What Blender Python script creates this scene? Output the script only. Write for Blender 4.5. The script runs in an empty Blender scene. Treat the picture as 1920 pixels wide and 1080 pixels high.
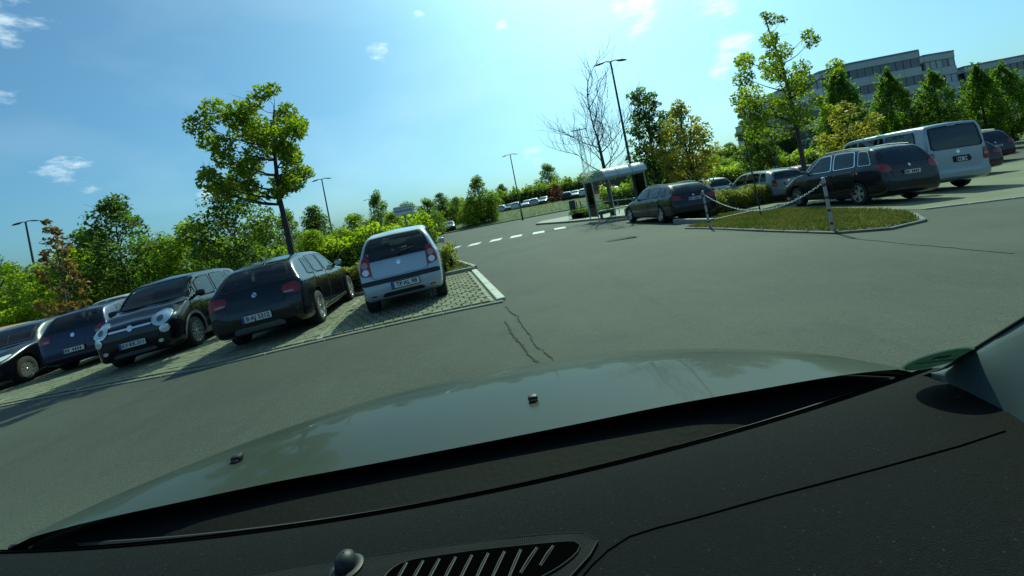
import bpy, bmesh, math, random
import numpy as np
from mathutils import Vector, Matrix
from mathutils.bvhtree import BVHTree
R = math.radians
random.seed(7); np.random.seed(7)
scene = bpy.context.scene
C = scene.collection
# ---------------------------------------------------------------- camera
CAM_H, FPX, SLOPE = 1.45, 800.0, 0.195          # height above the road, focal length in 1920-px units, tilt of the horizon
RHO = math.atan(SLOPE); CR, SR = math.cos(RHO), math.sin(RHO)
PX, PY = 960.0, 418 - SLOPE * (960 - 835)
cam_data = bpy.data.cameras.new('camera'); cam = bpy.data.objects.new('camera', cam_data); C.objects.link(cam)
cam_data.sensor_width = 36.0; cam_data.lens = 36.0 * FPX / 1920
cam_data.shift_y = -(540 - PY) / 1920
cam_data.clip_start = 0.02; cam_data.clip_end = 3000
M = Matrix(((CR, SR, 0, 0), (0, 0, -1, 0), (-SR, CR, 0, CAM_H), (0, 0, 0, 1)))
cam.matrix_world = M
scene.camera = cam
# ---------------------------------------------------------------- sky and sun (seen through green-tinted glass, so all daylight leans green)
SUN_AZ, SUN_EL = R(19), R(47)
SUN_STRENGTH, SKY_STRENGTH = 4.8, 0.128
world = bpy.data.worlds.new('World'); scene.world = world; world.use_nodes = True
wn, wl = world.node_tree.nodes, world.node_tree.links
wn.clear()
w_out = wn.new('ShaderNodeOutputWorld'); w_bg = wn.new('ShaderNodeBackground'); w_sky = wn.new('ShaderNodeTexSky')
w_sky.sky_type = 'NISHITA'; w_sky.sun_disc = False
w_sky.sun_elevation = SUN_EL; w_sky.sun_rotation = SUN_AZ
w_sky.altitude = 50; w_sky.air_density = 0.85; w_sky.dust_density = 3.0; w_sky.ozone_density = 3.0
w_tint = wn.new('ShaderNodeMix'); w_tint.data_type = 'RGBA'; w_tint.blend_type = 'MULTIPLY'
w_tint.inputs[0].default_value = 1.0
w_tint.inputs[7].default_value = (0.52, 1.0, 1.07, 1)
wl.new(w_sky.outputs[0], w_tint.inputs[6])
w_bg.inputs['Strength'].default_value = SKY_STRENGTH
wl.new(w_bg.outputs[0], w_out.inputs['Surface'])
def pix_dir(u, v):
    dx, dy = u - PX, -(v - PY)
    a, b = dx * CR + dy * SR, -dx * SR + dy * CR
    return Vector((a / FPX, 1.0, b / FPX))
def build_clouds():
    tc = wn.new('ShaderNodeTexCoord')
    nz = wn.new('ShaderNodeTexNoise'); nz.inputs['Scale'].default_value = 13.0; nz.inputs['Detail'].default_value = 7.0; nz.inputs['Roughness'].default_value = 0.62
    mp = wn.new('ShaderNodeMapping'); mp.inputs['Scale'].default_value = (1, 1, 2.4)
    wl.new(tc.outputs['Generated'], mp.inputs[0]); wl.new(mp.outputs[0], nz.inputs['Vector'])
    acc = None
    # direction of each small cloud, its angular radius (deg), its density
    spots = [(20, 30, 3.8, 1.0), (135, 320, 3.4, 0.85), (708, 92, 2.2, 1.1), (787, 33, 1.3, 0.9), (1180, 5, 6.0, 1.0), (1345, 2, 3.5, .9),
             (1370, 98, 3.6, .9), (1345, 138, 2.0, .9), (890, 222, 1.5, .8), (1000, 287, 2.2, 1.0), (395, 352, 3.0, .9), (5, 168, 2.0, .6), (940, 44, 1.2, .8), (1120, 40, 5, .7)]
    for u, v, rad, dens in spots:
        d = pix_dir(u, v).normalized()
        dp = wn.new('ShaderNodeVectorMath'); dp.operation = 'DOT_PRODUCT'; dp.inputs[1].default_value = d
        nrm = wn.new('ShaderNodeVectorMath'); nrm.operation = 'NORMALIZE'
        wl.new(tc.outputs['Generated'], nrm.inputs[0]); wl.new(nrm.outputs[0], dp.inputs[0])
        mr = wn.new('ShaderNodeMapRange'); mr.interpolation_type = 'SMOOTHSTEP'
        mr.inputs['From Min'].default_value = math.cos(R(rad)); mr.inputs['From Max'].default_value = 1.0
        mr.inputs['To Min'].default_value = 0; mr.inputs['To Max'].default_value = dens
        wl.new(dp.outputs['Value'], mr.inputs['Value'])
        if acc is None: acc = mr.outputs[0]
        else:
            mx = wn.new('ShaderNodeMath'); mx.operation = 'MAXIMUM'; wl.new(acc, mx.inputs[0]); wl.new(mr.outputs[0], mx.inputs[1]); acc = mx.outputs[0]
    # cloud = smoothstep(noise + spot)
    ad = wn.new('ShaderNodeMath'); ad.operation = 'MULTIPLY_ADD'; ad.inputs[1].default_value = 0.26; wl.new(acc, ad.inputs[0]); wl.new(nz.outputs['Fac'], ad.inputs[2])
    th = wn.new('ShaderNodeMapRange'); th.interpolation_type = 'SMOOTHSTEP'
    th.inputs['From Min'].default_value = 0.66; th.inputs['From Max'].default_value = 0.95; th.inputs['To Max'].default_value = 0.55
    wl.new(ad.outputs[0], th.inputs['Value'])
    # thin high veil everywhere
    vz = wn.new('ShaderNodeTexNoise'); vz.inputs['Scale'].default_value = 2.2; vz.inputs['Detail'].default_value = 5.0
    wl.new(mp.outputs[0], vz.inputs['Vector'])
    vr = wn.new('ShaderNodeMapRange'); vr.inputs['From Min'].default_value = 0.45; vr.inputs['From Max'].default_value = 0.9; vr.inputs['To Max'].default_value = 0.16
    wl.new(vz.outputs['Fac'], vr.inputs['Value'])
    mx = wn.new('ShaderNodeMath'); mx.operation = 'MAXIMUM'; wl.new(th.outputs[0], mx.inputs[0]); wl.new(vr.outputs[0], mx.inputs[1])
    mix = wn.new('ShaderNodeMix'); mix.data_type = 'RGBA'
    mix.inputs[7].default_value = (11.5, 13.0, 12.6, 1)
    wl.new(mx.outputs[0], mix.inputs[0]); wl.new(w_tint.outputs[2], mix.inputs[6]); wl.new(mix.outputs[2], w_bg.inputs['Color'])
build_clouds()
sun_data = bpy.data.lights.new('sun', 'SUN'); sun = bpy.data.objects.new('sun', sun_data); C.objects.link(sun)
sun_data.energy = SUN_STRENGTH; sun_data.angle = R(0.53); sun_data.color = (0.80, 1.0, 0.70)
SUN_DIR = Vector((math.sin(SUN_AZ) * math.cos(SUN_EL), math.cos(SUN_AZ) * math.cos(SUN_EL), math.sin(SUN_EL)))
sun.rotation_euler = SUN_DIR.to_track_quat('Z', 'Y').to_euler()
sun.location = (0, 0, 40)
vs = scene.view_settings
vs.view_transform = 'Standard'; vs.look = 'None'; vs.exposure = 0.0; vs.gamma = 1.0; vs.use_curve_mapping = False
scene.cycles.max_bounces = 8; scene.cycles.transparent_max_bounces = 16; scene.cycles.use_denoising = True
scene.cycles.sample_clamp_indirect = 6.0
# ---------------------------------------------------------------- helpers
def sstep(e0, e1, x):
    t = min(max((x - e0) / (e1 - e0), 0.0), 1.0)
    return t * t * (3 - 2 * t)
def gz(x, y):
    """height of the ground: the lane lies on a low crest, a bank rises to the far car park"""
    return -0.9 * (1 - math.exp(-(x / 13.0) ** 2)) * (1 - sstep(26, 50, y)) + 1.3 * sstep(58, 74, y)
def gnd(u, v, dz=0.0):
    """point of the ground that a photo pixel shows"""
    d = pix_dir(u, v); t = (dz - CAM_H) / min(d.z, -0.004)
    for _ in range(80):
        t = 0.5 * t + 0.5 * (gz(d.x * t, t) + dz - CAM_H) / min(d.z, -0.004)
    return Vector((d.x * t, t, gz(d.x * t, t) + dz))
def at(u, v, y):
    d = pix_dir(u, v); return Vector((d.x * y, y, CAM_H + d.z * y))
def on(x, y, dz=0.0): return Vector((x, y, gz(x, y) + dz))
class MB:
    """collects vertices and faces of one mesh"""
    def __init__(s): s.v = []; s.f = []; s.m = []; s.slot = 0
    def add(s, vs_, fs):
        o = len(s.v); s.v += [tuple(p) for p in vs_]; s.f += [tuple(i + o for i in f) for f in fs]; s.m += [s.slot] * len(fs)
    def box(s, c, size, rot=None, taper=1.0):
        x, y, z = size[0] / 2, size[1] / 2, size[2] / 2
        P = [Vector((sx * x * (taper if sz > 0 else 1), sy * y * (taper if sz > 0 else 1), sz * z)) for sz in (-1, 1) for sy in (-1, 1) for sx in (-1, 1)]
        if rot is not None: P = [rot @ p for p in P]
        c = Vector(c); s.add([p + c for p in P], [(0, 2, 3, 1), (4, 5, 7, 6), (0, 1, 5, 4), (2, 6, 7, 3), (0, 4, 6, 2), (1, 3, 7, 5)])
    def rbox(s, c, size, bev, seg=2, rot=None):
        bm = bmesh.new(); bmesh.ops.create_cube(bm, size=1.0)
        for v in bm.verts: v.co = Vector((v.co.x * size[0], v.co.y * size[1], v.co.z * size[2]))
        bmesh.ops.bevel(bm, geom=bm.edges[:], offset=bev, segments=seg, affect='EDGES', profile=0.5)
        s.bm(bm, c, rot)
    def bm(s, bm, c=(0, 0, 0), rot=None):
        c = Vector(c); bm.verts.index_update()
        s.add([(rot @ v.co if rot is not None else v.co) + c for v in bm.verts], [[v.index for v in f.verts] for f in bm.faces]); bm.free()
    def tube(s, pts, rad, n=8, cap=True):
        pts = [Vector(p) for p in pts]
        if not hasattr(rad, '__len__'): rad = [rad] * len(pts)
        vs_, fs = [], []; a = None
        for i, p in enumerate(pts):
            d = (pts[min(i + 1, len(pts) - 1)] - pts[max(i - 1, 0)])
            d = d.normalized() if d.length > 1e-9 else Vector((0, 0, 1))
            a = d.orthogonal() if a is None else a - d * a.dot(d)
            a = a.normalized() if a.length > 1e-6 else d.orthogonal().normalized()
            b = d.cross(a)
            for k in range(n):
                t = 2 * math.pi * k / n; vs_.append(p + (a * math.cos(t) + b * math.sin(t)) * rad[i])
        for i in range(len(pts) - 1):
            for k in range(n): fs.append((i * n + k, i * n + (k + 1) % n, (i + 1) * n + (k + 1) % n, (i + 1) * n + k))
        if cap: fs.append(tuple(range(n))); fs.append(tuple((len(pts) - 1) * n + k for k in reversed(range(n))))
        s.add(vs_, fs)
    def lathe(s, prof, n=24, axis='Z', c=(0, 0, 0)):
        """prof: list of (radius, height)"""
        vs_, fs = [], []
        for r, h in prof:
            for k in range(n):
                t = 2 * math.pi * k / n; x, y = r * math.cos(t), r * math.sin(t)
                p = {'Z': (x, y, h), 'X': (h, x, y), 'Y': (x, h, y)}[axis]
                vs_.append((p[0] + c[0], p[1] + c[1], p[2] + c[2]))
        for i in range(len(prof) - 1):
            for k in range(n): fs.append((i * n + k, i * n + (k + 1) % n, (i + 1) * n + (k + 1) % n, (i + 1) * n + k))
        s.add(vs_, fs)
    def grid(s, P):
        """P: rows of points"""
        r, c = len(P), len(P[0])
        s.add([p for row in P for p in row], [(i * c + j, i * c + j + 1, (i + 1) * c + j + 1, (i + 1) * c + j) for i in range(r - 1) for j in range(c - 1)])
    def prism(s, poly, z0, z1):
        """poly: list of (x, y); z may be functions of x, y"""
        n = len(poly); f0 = z0 if callable(z0) else (lambda x, y: z0); f1 = z1 if callable(z1) else (lambda x, y: z1)
        s.add([(x, y, f0(x, y)) for x, y in poly] + [(x, y, f1(x, y)) for x, y in poly],
              [tuple(reversed(range(n))), tuple(range(n, 2 * n))] + [(i, (i + 1) % n, n + (i + 1) % n, n + i) for i in range(n)])
    def mesh(s, name, smooth=None):
        me = bpy.data.meshes.new(name); me.from_pydata(s.v, [], s.f)
        if any(s.m): me.polygons.foreach_set('material_index', s.m)
        bm = bmesh.new(); bm.from_mesh(me); bmesh.ops.recalc_face_normals(bm, faces=bm.faces[:]); bm.to_mesh(me); bm.free()
        if smooth is not None:
            me.polygons.foreach_set('use_smooth', [True] * len(me.polygons))
            if smooth < 180: me.set_sharp_from_angle(angle=R(smooth))
        me.update(); return me
def mk(name, data, mats, parent=None, loc=None, rot=None):
    """one object from an MB or a mesh"""
    if isinstance(data, MB): data = data.mesh(name)
    if not isinstance(mats, (list, tuple)): mats = [mats]
    if not data.materials:
        for m in mats: data.materials.append(m)
    o = bpy.data.objects.new(name, data); C.objects.link(o)
    if parent is not None: o.parent = parent
    if loc is not None: o.location = loc
    if rot is not None: o.rotation_euler = rot
    return o
def sm(mb, name, ang=35): return mb.mesh(name, ang)
def tag(o, label, cat=None, group=None, kind=None):
    if label: o['label'] = label
    if cat: o['category'] = cat
    if group: o['group'] = group
    if kind: o['kind'] = kind
    return o
def empty(name, loc, rz=0.0):
    o = bpy.data.objects.new(name, None); o.empty_display_size = 0.3; C.objects.link(o); o.location = loc; o.rotation_euler = (0, 0, rz); return o
def copy_tree(o, parent=None):
    c = o.copy(); C.objects.link(c); c.parent = parent
    for ch in list(o.children): copy_tree(ch, c)
    return c
# ---------------------------------------------------------------- materials
def pmat(name, col, rough=0.6, metal=0.0, coat=0.0, spec=0.5, var=None, bump=None, coord='Object'):
    """principled material; var = (scale, amount, second colour), bump = (scale, strength)"""
    m = bpy.data.materials.new(name); m.use_nodes = True
    nt = m.node_tree; b = nt.nodes['Principled BSDF']
    b.inputs['Base Color'].default_value = (*col, 1); b.inputs['Roughness'].default_value = rough; b.inputs['Metallic'].default_value = metal
    b.inputs['Coat Weight'].default_value = coat; b.inputs['Coat Roughness'].default_value = 0.04
    b.inputs['Specular IOR Level'].default_value = spec
    tc = nt.nodes.new('ShaderNodeTexCoord')
    if var:
        n = nt.nodes.new('ShaderNodeTexNoise'); n.inputs['Scale'].default_value = var[0]; n.inputs['Detail'].default_value = 6; n.inputs['Roughness'].default_value = 0.65
        nt.links.new(tc.outputs[coord], n.inputs['Vector'])
        rp = nt.nodes.new('ShaderNodeMapRange'); rp.inputs['From Min'].default_value = 0.3; rp.inputs['From Max'].default_value = 0.7; rp.inputs['To Max'].default_value = var[1]
        nt.links.new(n.outputs['Fac'], rp.inputs['Value'])
        mx = nt.nodes.new('ShaderNodeMix'); mx.data_type = 'RGBA'; mx.inputs[6].default_value = (*col, 1); mx.inputs[7].default_value = (*var[2], 1)
        nt.links.new(rp.outputs[0], mx.inputs[0]); nt.links.new(mx.outputs[2], b.inputs['Base Color'])
    if bump:
        n2 = nt.nodes.new('ShaderNodeTexNoise'); n2.inputs['Scale'].default_value = bump[0]; n2.inputs['Detail'].default_value = 4
        nt.links.new(tc.outputs[coord], n2.inputs['Vector'])
        bp = nt.nodes.new('ShaderNodeBump'); bp.inputs['Strength'].default_value = bump[1]; bp.inputs['Distance'].default_value = 0.01
        nt.links.new(n2.outputs['Fac'], bp.inputs['Height']); nt.links.new(bp.outputs[0], b.inputs['Normal'])
    return m
def glass_mat(name, tint, rough=0.02, base=0.06, ior=1.5):
    """thin tinted pane: fresnel reflection over a tinted see-through sheet"""
    m = bpy.data.materials.new(name); m.use_nodes = True; nt = m.node_tree; nt.nodes.clear()
    o = nt.nodes.new('ShaderNodeOutputMaterial'); mix = nt.nodes.new('ShaderNodeMixShader')
    t = nt.nodes.new('ShaderNodeBsdfTransparent'); t.inputs[0].default_value = (*tint, 1)
    g = nt.nodes.new('ShaderNodeBsdfGlossy'); g.inputs['Roughness'].default_value = rough; g.inputs['Color'].default_value = (0.9, 0.95, 0.95, 1)
    lw = nt.nodes.new('ShaderNodeFresnel'); lw.inputs['IOR'].default_value = ior
    ad = nt.nodes.new('ShaderNodeMath'); ad.operation = 'ADD'; ad.inputs[1].default_value = base; ad.use_clamp = True
    nt.links.new(lw.outputs[0], ad.inputs[0]); nt.links.new(ad.outputs[0], mix.inputs[0])
    nt.links.new(t.outputs[0], mix.inputs[1]); nt.links.new(g.outputs[0], mix.inputs[2]); nt.links.new(mix.outputs[0], o.inputs[0])
    return m
def leaf_mat(name, col, col2, trans=0.45, tcol=None):
    """leaf: diffuse + translucent, colour varied leaf by leaf through the mesh's own 'tone' attribute"""
    m = bpy.data.materials.new(name); m.use_nodes = True; nt = m.node_tree; nt.nodes.clear()
    o = nt.nodes.new('ShaderNodeOutputMaterial')
    at_ = nt.nodes.new('ShaderNodeAttribute'); at_.attribute_name = 'tone'
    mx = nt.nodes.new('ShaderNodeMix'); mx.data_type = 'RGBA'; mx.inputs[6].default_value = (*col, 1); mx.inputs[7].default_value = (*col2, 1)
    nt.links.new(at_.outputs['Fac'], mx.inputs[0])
    d = nt.nodes.new('ShaderNodeBsdfPrincipled'); d.inputs['Roughness'].default_value = 0.5; d.inputs['Specular IOR Level'].default_value = 0.3
    nt.links.new(mx.outputs[2], d.inputs['Base Color'])
    tr = nt.nodes.new('ShaderNodeBsdfTranslucent')
    tm = nt.nodes.new('ShaderNodeMix'); tm.data_type = 'RGBA'; tm.blend_type = 'MULTIPLY'; tm.inputs[0].default_value = 1.0
    tm.inputs[7].default_value = (*(tcol or (3.0, 2.7, 0.8)), 1); tm.clamp_result = False
    nt.links.new(mx.outputs[2], tm.inputs[6]); nt.links.new(tm.outputs[2], tr.inputs[0])
    ms = nt.nodes.new('ShaderNodeMixShader'); ms.inputs[0].default_value = trans
    nt.links.new(d.outputs[0], ms.inputs[1]); nt.links.new(tr.outputs[0], ms.inputs[2]); nt.links.new(ms.outputs[0], o.inputs[0])
    return m
def asphalt_mat():
    m = bpy.data.materials.new('asphalt'); m.use_nodes = True; nt = m.node_tree; b = nt.nodes['Principled BSDF']
    tc = nt.nodes.new('ShaderNodeTexCoord')
    def noise(sc, det=6, ro=0.6):
        n = nt.nodes.new('ShaderNodeTexNoise'); n.inputs['Scale'].default_value = sc; n.inputs['Detail'].default_value = det; n.inputs['Roughness'].default_value = ro
        nt.links.new(tc.outputs['Object'], n.inputs['Vector']); return n.outputs['Fac']
    def mixc(f, a, c, fac_lo, fac_hi, to):
        r = nt.nodes.new('ShaderNodeMapRange'); r.inputs['From Min'].default_value = fac_lo; r.inputs['From Max'].default_value = fac_hi; r.inputs['To Max'].default_value = to
        nt.links.new(f, r.inputs['Value'])
        x = nt.nodes.new('ShaderNodeMix'); x.data_type = 'RGBA'
        nt.links.new(r.outputs[0], x.inputs[0])
        if isinstance(a, tuple): x.inputs[6].default_value = (*a, 1)
        else: nt.links.new(a, x.inputs[6])
        x.inputs[7].default_value = (*c, 1); return x.outputs[2]
    c = mixc(noise(0.28, 6, .65), (0.029, 0.035, 0.027), (0.048, 0.054, 0.041), 0.36, 0.64, 1.0)
    c = mixc(noise(1.3, 6, .7), c, (0.023, 0.028, 0.023), 0.54, 0.72, 0.75)       # damp, oily patches
    c = mixc(noise(4.5, 6, .75), c, (0.060, 0.065, 0.052), 0.56, 0.80, 0.6)       # dust
    mpn = nt.nodes.new('ShaderNodeMapping'); mpn.inputs['Scale'].default_value = (1.1, 0.05, 1); mpn.inputs['Rotation'].default_value = (0, 0, 0.35); nt.links.new(tc.outputs['Object'], mpn.inputs[0])
    ty = nt.nodes.new('ShaderNodeTexNoise'); ty.inputs['Scale'].default_value = 1.6; ty.inputs['Detail'].default_value = 5; nt.links.new(mpn.outputs[0], ty.inputs['Vector'])
    c = mixc(ty.outputs['Fac'], c, (0.024, 0.029, 0.025), 0.56, 0.74, 0.55)       # worn wheel tracks along the lane
    c = mixc(noise(38, 3, .7), c, (0.085, 0.093, 0.075), 0.54, 0.78, 0.6)
    c = mixc(noise(62, 3, .7), c, (0.010, 0.012, 0.010), 0.54, 0.74, 0.75)
    c = mixc(noise(120, 2), c, (0.13, 0.14, 0.12), 0.60, 0.75, 0.7)
    nt.links.new(c, b.inputs['Base Color']); b.inputs['Roughness'].default_value = 0.82; b.inputs['Specular IOR Level'].default_value = 0.35
    bp = nt.nodes.new('ShaderNodeBump'); bp.inputs['Strength'].default_value = 0.8; bp.inputs['Distance'].default_value = 0.010
    nt.links.new(noise(75, 3), bp.inputs['Height']); nt.links.new(bp.outputs[0], b.inputs['Normal'])
    return m
MT = {
    'asphalt': asphalt_mat(),
    'earth': pmat('earth_and_turf', (0.05, 0.075, 0.018), 0.95, var=(0.6, 1.0, (0.09, 0.085, 0.035)), bump=(12, 0.6)),
    'crack': pmat('crack_dark', (0.012, 0.012, 0.011), 0.95),
    'seam': pmat('asphalt_seam', (0.035, 0.036, 0.033), 0.9, var=(20, 1.0, (0.06, 0.06, 0.055))),
    'paint_white': pmat('road_paint', (0.62, 0.62, 0.58), 0.7, var=(14, 0.6, (0.38, 0.38, 0.35))),
    'concrete': pmat('kerb_concrete', (0.30, 0.30, 0.26), 0.85, var=(9, 0.8, (0.19, 0.19, 0.165)), bump=(60, 0.3)),
    'edge': pmat('edge_concrete', (0.16, 0.165, 0.14), 0.85, var=(6, 1.0, (0.09, 0.095, 0.08)), bump=(60, 0.3)),
    'concrete_pale': pmat('pale_edge_stone', (0.44, 0.44, 0.40), 0.8, var=(11, 0.7, (0.36, 0.36, 0.32)), bump=(60, 0.3)),
    'paver': pmat('paver_stone', (0.145, 0.15, 0.10), 0.9, var=(7, 1.0, (0.095, 0.105, 0.06)), bump=(70, 0.35), coord='Generated'),
    'paver2': pmat('paver_stone_light', (0.19, 0.19, 0.135), 0.9, var=(9, 1.0, (0.13, 0.135, 0.085)), bump=(70, 0.35), coord='Generated'),
    'joint': pmat('mossy_joint', (0.07, 0.085, 0.028), 0.95, var=(18, 1.0, (0.10, 0.10, 0.05)), bump=(50, 0.5)),
    'grass': leaf_mat('grass_blade', (0.045, 0.075, 0.014), (0.15, 0.145, 0.05), 0.30, (1.8, 1.7, .8)),
    'bark': pmat('bark', (0.075, 0.07, 0.05), 0.9, var=(14, 1.0, (0.035, 0.033, 0.026)), bump=(30, 0.7)),
    'bark_dark': pmat('bark_dark', (0.045, 0.045, 0.04), 0.9, var=(14, 1.0, (0.022, 0.022, 0.02)), bump=(30, 0.7)),
    'steel': pmat('galvanised_steel', (0.30, 0.32, 0.31), 0.5, 0.6, var=(20, 0.5, (0.2, 0.21, 0.2))),
    'steel_dark': pmat('dark_painted_steel', (0.045, 0.05, 0.05), 0.5, 0.2),
    'white': pmat('white_enamel', (0.7, 0.71, 0.7), 0.45),
    'red': pmat('red_enamel', (0.22, 0.025, 0.03), 0.55, var=(30, .6, (0.14, 0.03, 0.03))),
    'post_white': pmat('weathered_white', (0.42, 0.44, 0.43), 0.6, var=(22, .7, (0.27, 0.29, 0.28))),
    'rubber': pmat('tyre_rubber', (0.012, 0.012, 0.012), 0.85, bump=(60, 0.2)),
    'alloy': pmat('wheel_alloy', (0.50, 0.51, 0.52), 0.32, 0.85),
    'alloy_dark': pmat('wheel_alloy_dark', (0.17, 0.175, 0.18), 0.4, 0.8),
    'black': pmat('black_plastic', (0.012, 0.012, 0.013), 0.55),
    'trim': pmat('grey_plastic_trim', (0.10, 0.105, 0.105), 0.55),
    'inside': pmat('cabin_dark', (0.018, 0.018, 0.02), 0.9),
    'seat': pmat('seat_cloth', (0.022, 0.023, 0.027), 0.95),
    'glass': glass_mat('car_glass', (0.52, 0.60, 0.58), base=0.015),
    'glass_dark': glass_mat('car_glass_privacy', (0.07, 0.085, 0.09), base=0.03),
    'lens_red': pmat('lamp_lens_red', (0.34, 0.006, 0.008), 0.15, coat=.6, var=(40, .8, (0.16, 0.003, 0.004))),
    'lens_clear': pmat('lamp_lens_clear', (0.62, 0.66, 0.66), 0.12, 0.35, coat=1.0),
    'lens_pink': pmat('lamp_lens_pale', (0.42, 0.24, 0.22), 0.15, coat=.6),
    'lens_amber': pmat('lamp_lens_amber', (0.6, 0.2, 0.02), 0.15, coat=1.0),
    'chrome': pmat('chrome', (0.75, 0.76, 0.76), 0.12, 1.0),
    'plate': pmat('number_plate', (0.62, 0.64, 0.62), 0.45),
    'plate_blue': pmat('number_plate_blue', (0.02, 0.05, 0.35), 0.45),
    'plate_text': pmat('number_plate_lettering', (0.01, 0.01, 0.012), 0.5),
    'emblem_blue': pmat('emblem_blue', (0.03, 0.13, 0.42), 0.3),
}
def paint(name, col, metal=0.25, rough=0.3):
    return pmat('paint_' + name, col, rough, metal, coat=0.7, spec=0.25, var=(3.0, 0.35, tuple(c * 0.8 for c in col)))
# ================================================================ THE SETTING
def sheet(name, x0, x1, y0, y1, nx, ny, dz, mat, warp=None):
    P = []
    for j in range(ny + 1):
        row = []
        for i in range(nx + 1):
            x, y = x0 + (x1 - x0) * i / nx, y0 + (y1 - y0) * j / ny
            if warp: x, y = warp(x, y)
            row.append((x, y, gz(x, y) + dz))
        P.append(row)
    mb = MB(); mb.grid(P)
    me = mb.mesh(name, 180); return mk(name, me, mat)
def ground_sheet():
    xs = sorted(set([-900, -500, -300, -200, -140, -100, -80, -65] + list(np.linspace(-50, 50, 51)) + [65, 80, 100, 140, 200, 300, 500, 900]))
    ys = sorted(set([-60, -30] + list(np.linspace(-14, 90, 53)) + [110, 140, 200, 300, 500, 900, 1500]))
    mb = MB(); mb.grid([[(x, y, gz(x, y) - 0.05) for x in xs] for y in ys])
    o = mk('ground', mb.mesh('ground', 180), MT['earth']); o['kind'] = 'structure'
ground_sheet()
road = sheet('road', -26, 34, -6, 60, 60, 66, 0.0, MT['asphalt']); road['kind'] = 'structure'
def strip(mb, pts, w, dz=0.006, wob=0.0):
    """thin flat ribbon along ground points"""
    L_, R_ = [], []
    for i, p in enumerate(pts):
        a = pts[max(i - 1, 0)]; b = pts[min(i + 1, len(pts) - 1)]
        d = Vector((b[0] - a[0], b[1] - a[1])); d = d.normalized() if d.length else Vector((1, 0)); n = Vector((-d.y, d.x))
        ww = w[i] if hasattr(w, '__len__') else w
        k = 1 + wob * random.uniform(-1, 1)
        q = (p[0] + n.x * ww * k / 2, p[1] + n.y * ww * k / 2); L_.append((q[0], q[1], gz(*q) + dz))
        q = (p[0] - n.x * ww / 2, p[1] - n.y * ww / 2); R_.append((q[0], q[1], gz(*q) + dz))
    mb.grid([L_, R_])
# give-way dashes across the mouth of the lane
for (u, v) in ((852, 465), (890, 458), (930, 450), (968, 443), (1010, 436), (1050, 428)):
    c = gnd(u, v); mb = MB()
    mb.prism([(c.x - .36, c.y - .70), (c.x + .26, c.y - .78), (c.x + .36, c.y + .70), (c.x - .26, c.y + .78)], lambda x, y: gz(x, y) + .001, lambda x, y: gz(x, y) + .007)
    mk('road_marking', mb, MT['paint_white'], road)
def jag(p0, p1, n, amp):
    pts = []
    off = 0
    for i in range(n + 1):
        t = i / n; off = off * .6 + random.uniform(-amp, amp)
        x = p0.x + (p1.x - p0.x) * t + off; y = p0.y + (p1.y - p0.y) * t + random.uniform(-amp, amp) * .4
        pts.append((x, y))
    return pts
for chain, w in ((((948, 575), (968, 592), (985, 618), (1000, 640)), .026), (((1000, 640), (1015, 655), (1035, 672), (1050, 688)), .014), (((948, 602), (957, 618), (962, 632), (972, 640), (985, 655), (995, 668), (1008, 678), (1020, 692)), .030)):
    pts = []
    for a, b in zip(chain[:-1], chain[1:]): pts += jag(gnd(*a), gnd(*b), 9, .013)
    mb = MB(); strip(mb, pts, [w * random.uniform(.35, 1.0) for _ in pts], .006); mk('crack', mb, MT['crack'], road)
# repaired seam that crosses the lane towards the van
seam = [(1590, 446), (1650, 452), (1720, 459), (1800, 466), (1900, 475)]
pts = []
for a, b in zip(seam[:-1], seam[1:]): pts += jag(gnd(*a), gnd(*b), 6, .012)
mb = MB(); strip(mb, pts, [.05 * random.uniform(.5, 1.2) for _ in pts], .006); mk('asphalt_seam', mb, MT['seam'], road)
pts = jag(gnd(1120, 462), gnd(1180, 436), 10, .02)
# drain grate set into the asphalt
c = gnd(1162, 449); dr = empty('drain_grate', c); tag(dr, 'narrow iron drain grate set in the asphalt before the parked black estate', 'drain')
fr = MB(); fr.box((0, 0, .004), (.95, .42, .012)); mk('frame', fr, MT['crack'], dr)
for k in range(8):
    b = MB(); b.box((-.38 + k * .108, 0, .013), (.05, .34, .012)); mk('bar', b, MT['seam'], dr)
# ---------------------------------------------------------------- the paved row of bays on the near side
KY = 7.0                                        # kerb line of the row
LEAN = -0.19                                    # the bays lean away from square
def bay(x, d): return (x + LEAN * d, KY + d + .28 * max(0.0, -x - 5.4))   # the row drifts back at its far end
bays = empty('parking_bays', (0, 0, 0)); bays['kind'] = 'structure'
base = MB()
base.grid([[(*bay(x, d), gz(*bay(x, d)) + .012) for x in np.linspace(-17, -.46, 40)] for d in np.linspace(0, 5.0, 12)])
mk('paving_bed', base.mesh('paving_bed', 180), MT['joint'], bays)
PW, PD, GAP = .17, .225, .022
paver_me = {}
for key, mname in ((0, 'paver'), (1, 'paver2')):
    b = MB(); b.rbox((0, 0, 0), (PW - GAP, PD - GAP, .06), .008, 1); me = b.mesh('paver'); me.materials.append(MT[mname]); paver_me[key] = me
ang = math.atan(-LEAN)
cells = []
nrow, ncol = int(4.9 / PD), 95
for r in range(nrow):
    for cc in range(ncol):
        x = -.68 - (cc + (.5 if r % 2 else 0)) * PW; d = .12 + (r + .5) * PD
        if x < -15: continue
        cells.append((r, cc, x, d))
def paver_near(cell):                            # the ones seen largest: front rows and the strip beside the small silver car
    r, cc, x, d = cell; px, py = bay(x, d)
    hidden = (-3.3 < px < -1.35 and d > 1.6) or (-5.9 < px < -3.9 and d > .9) or px < -6.2
    return (3.0 if hidden else 0.0) + math.hypot(px + 1.4, (py - KY) * .8)
cells.sort(key=paver_near)
rest = MB()
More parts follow.
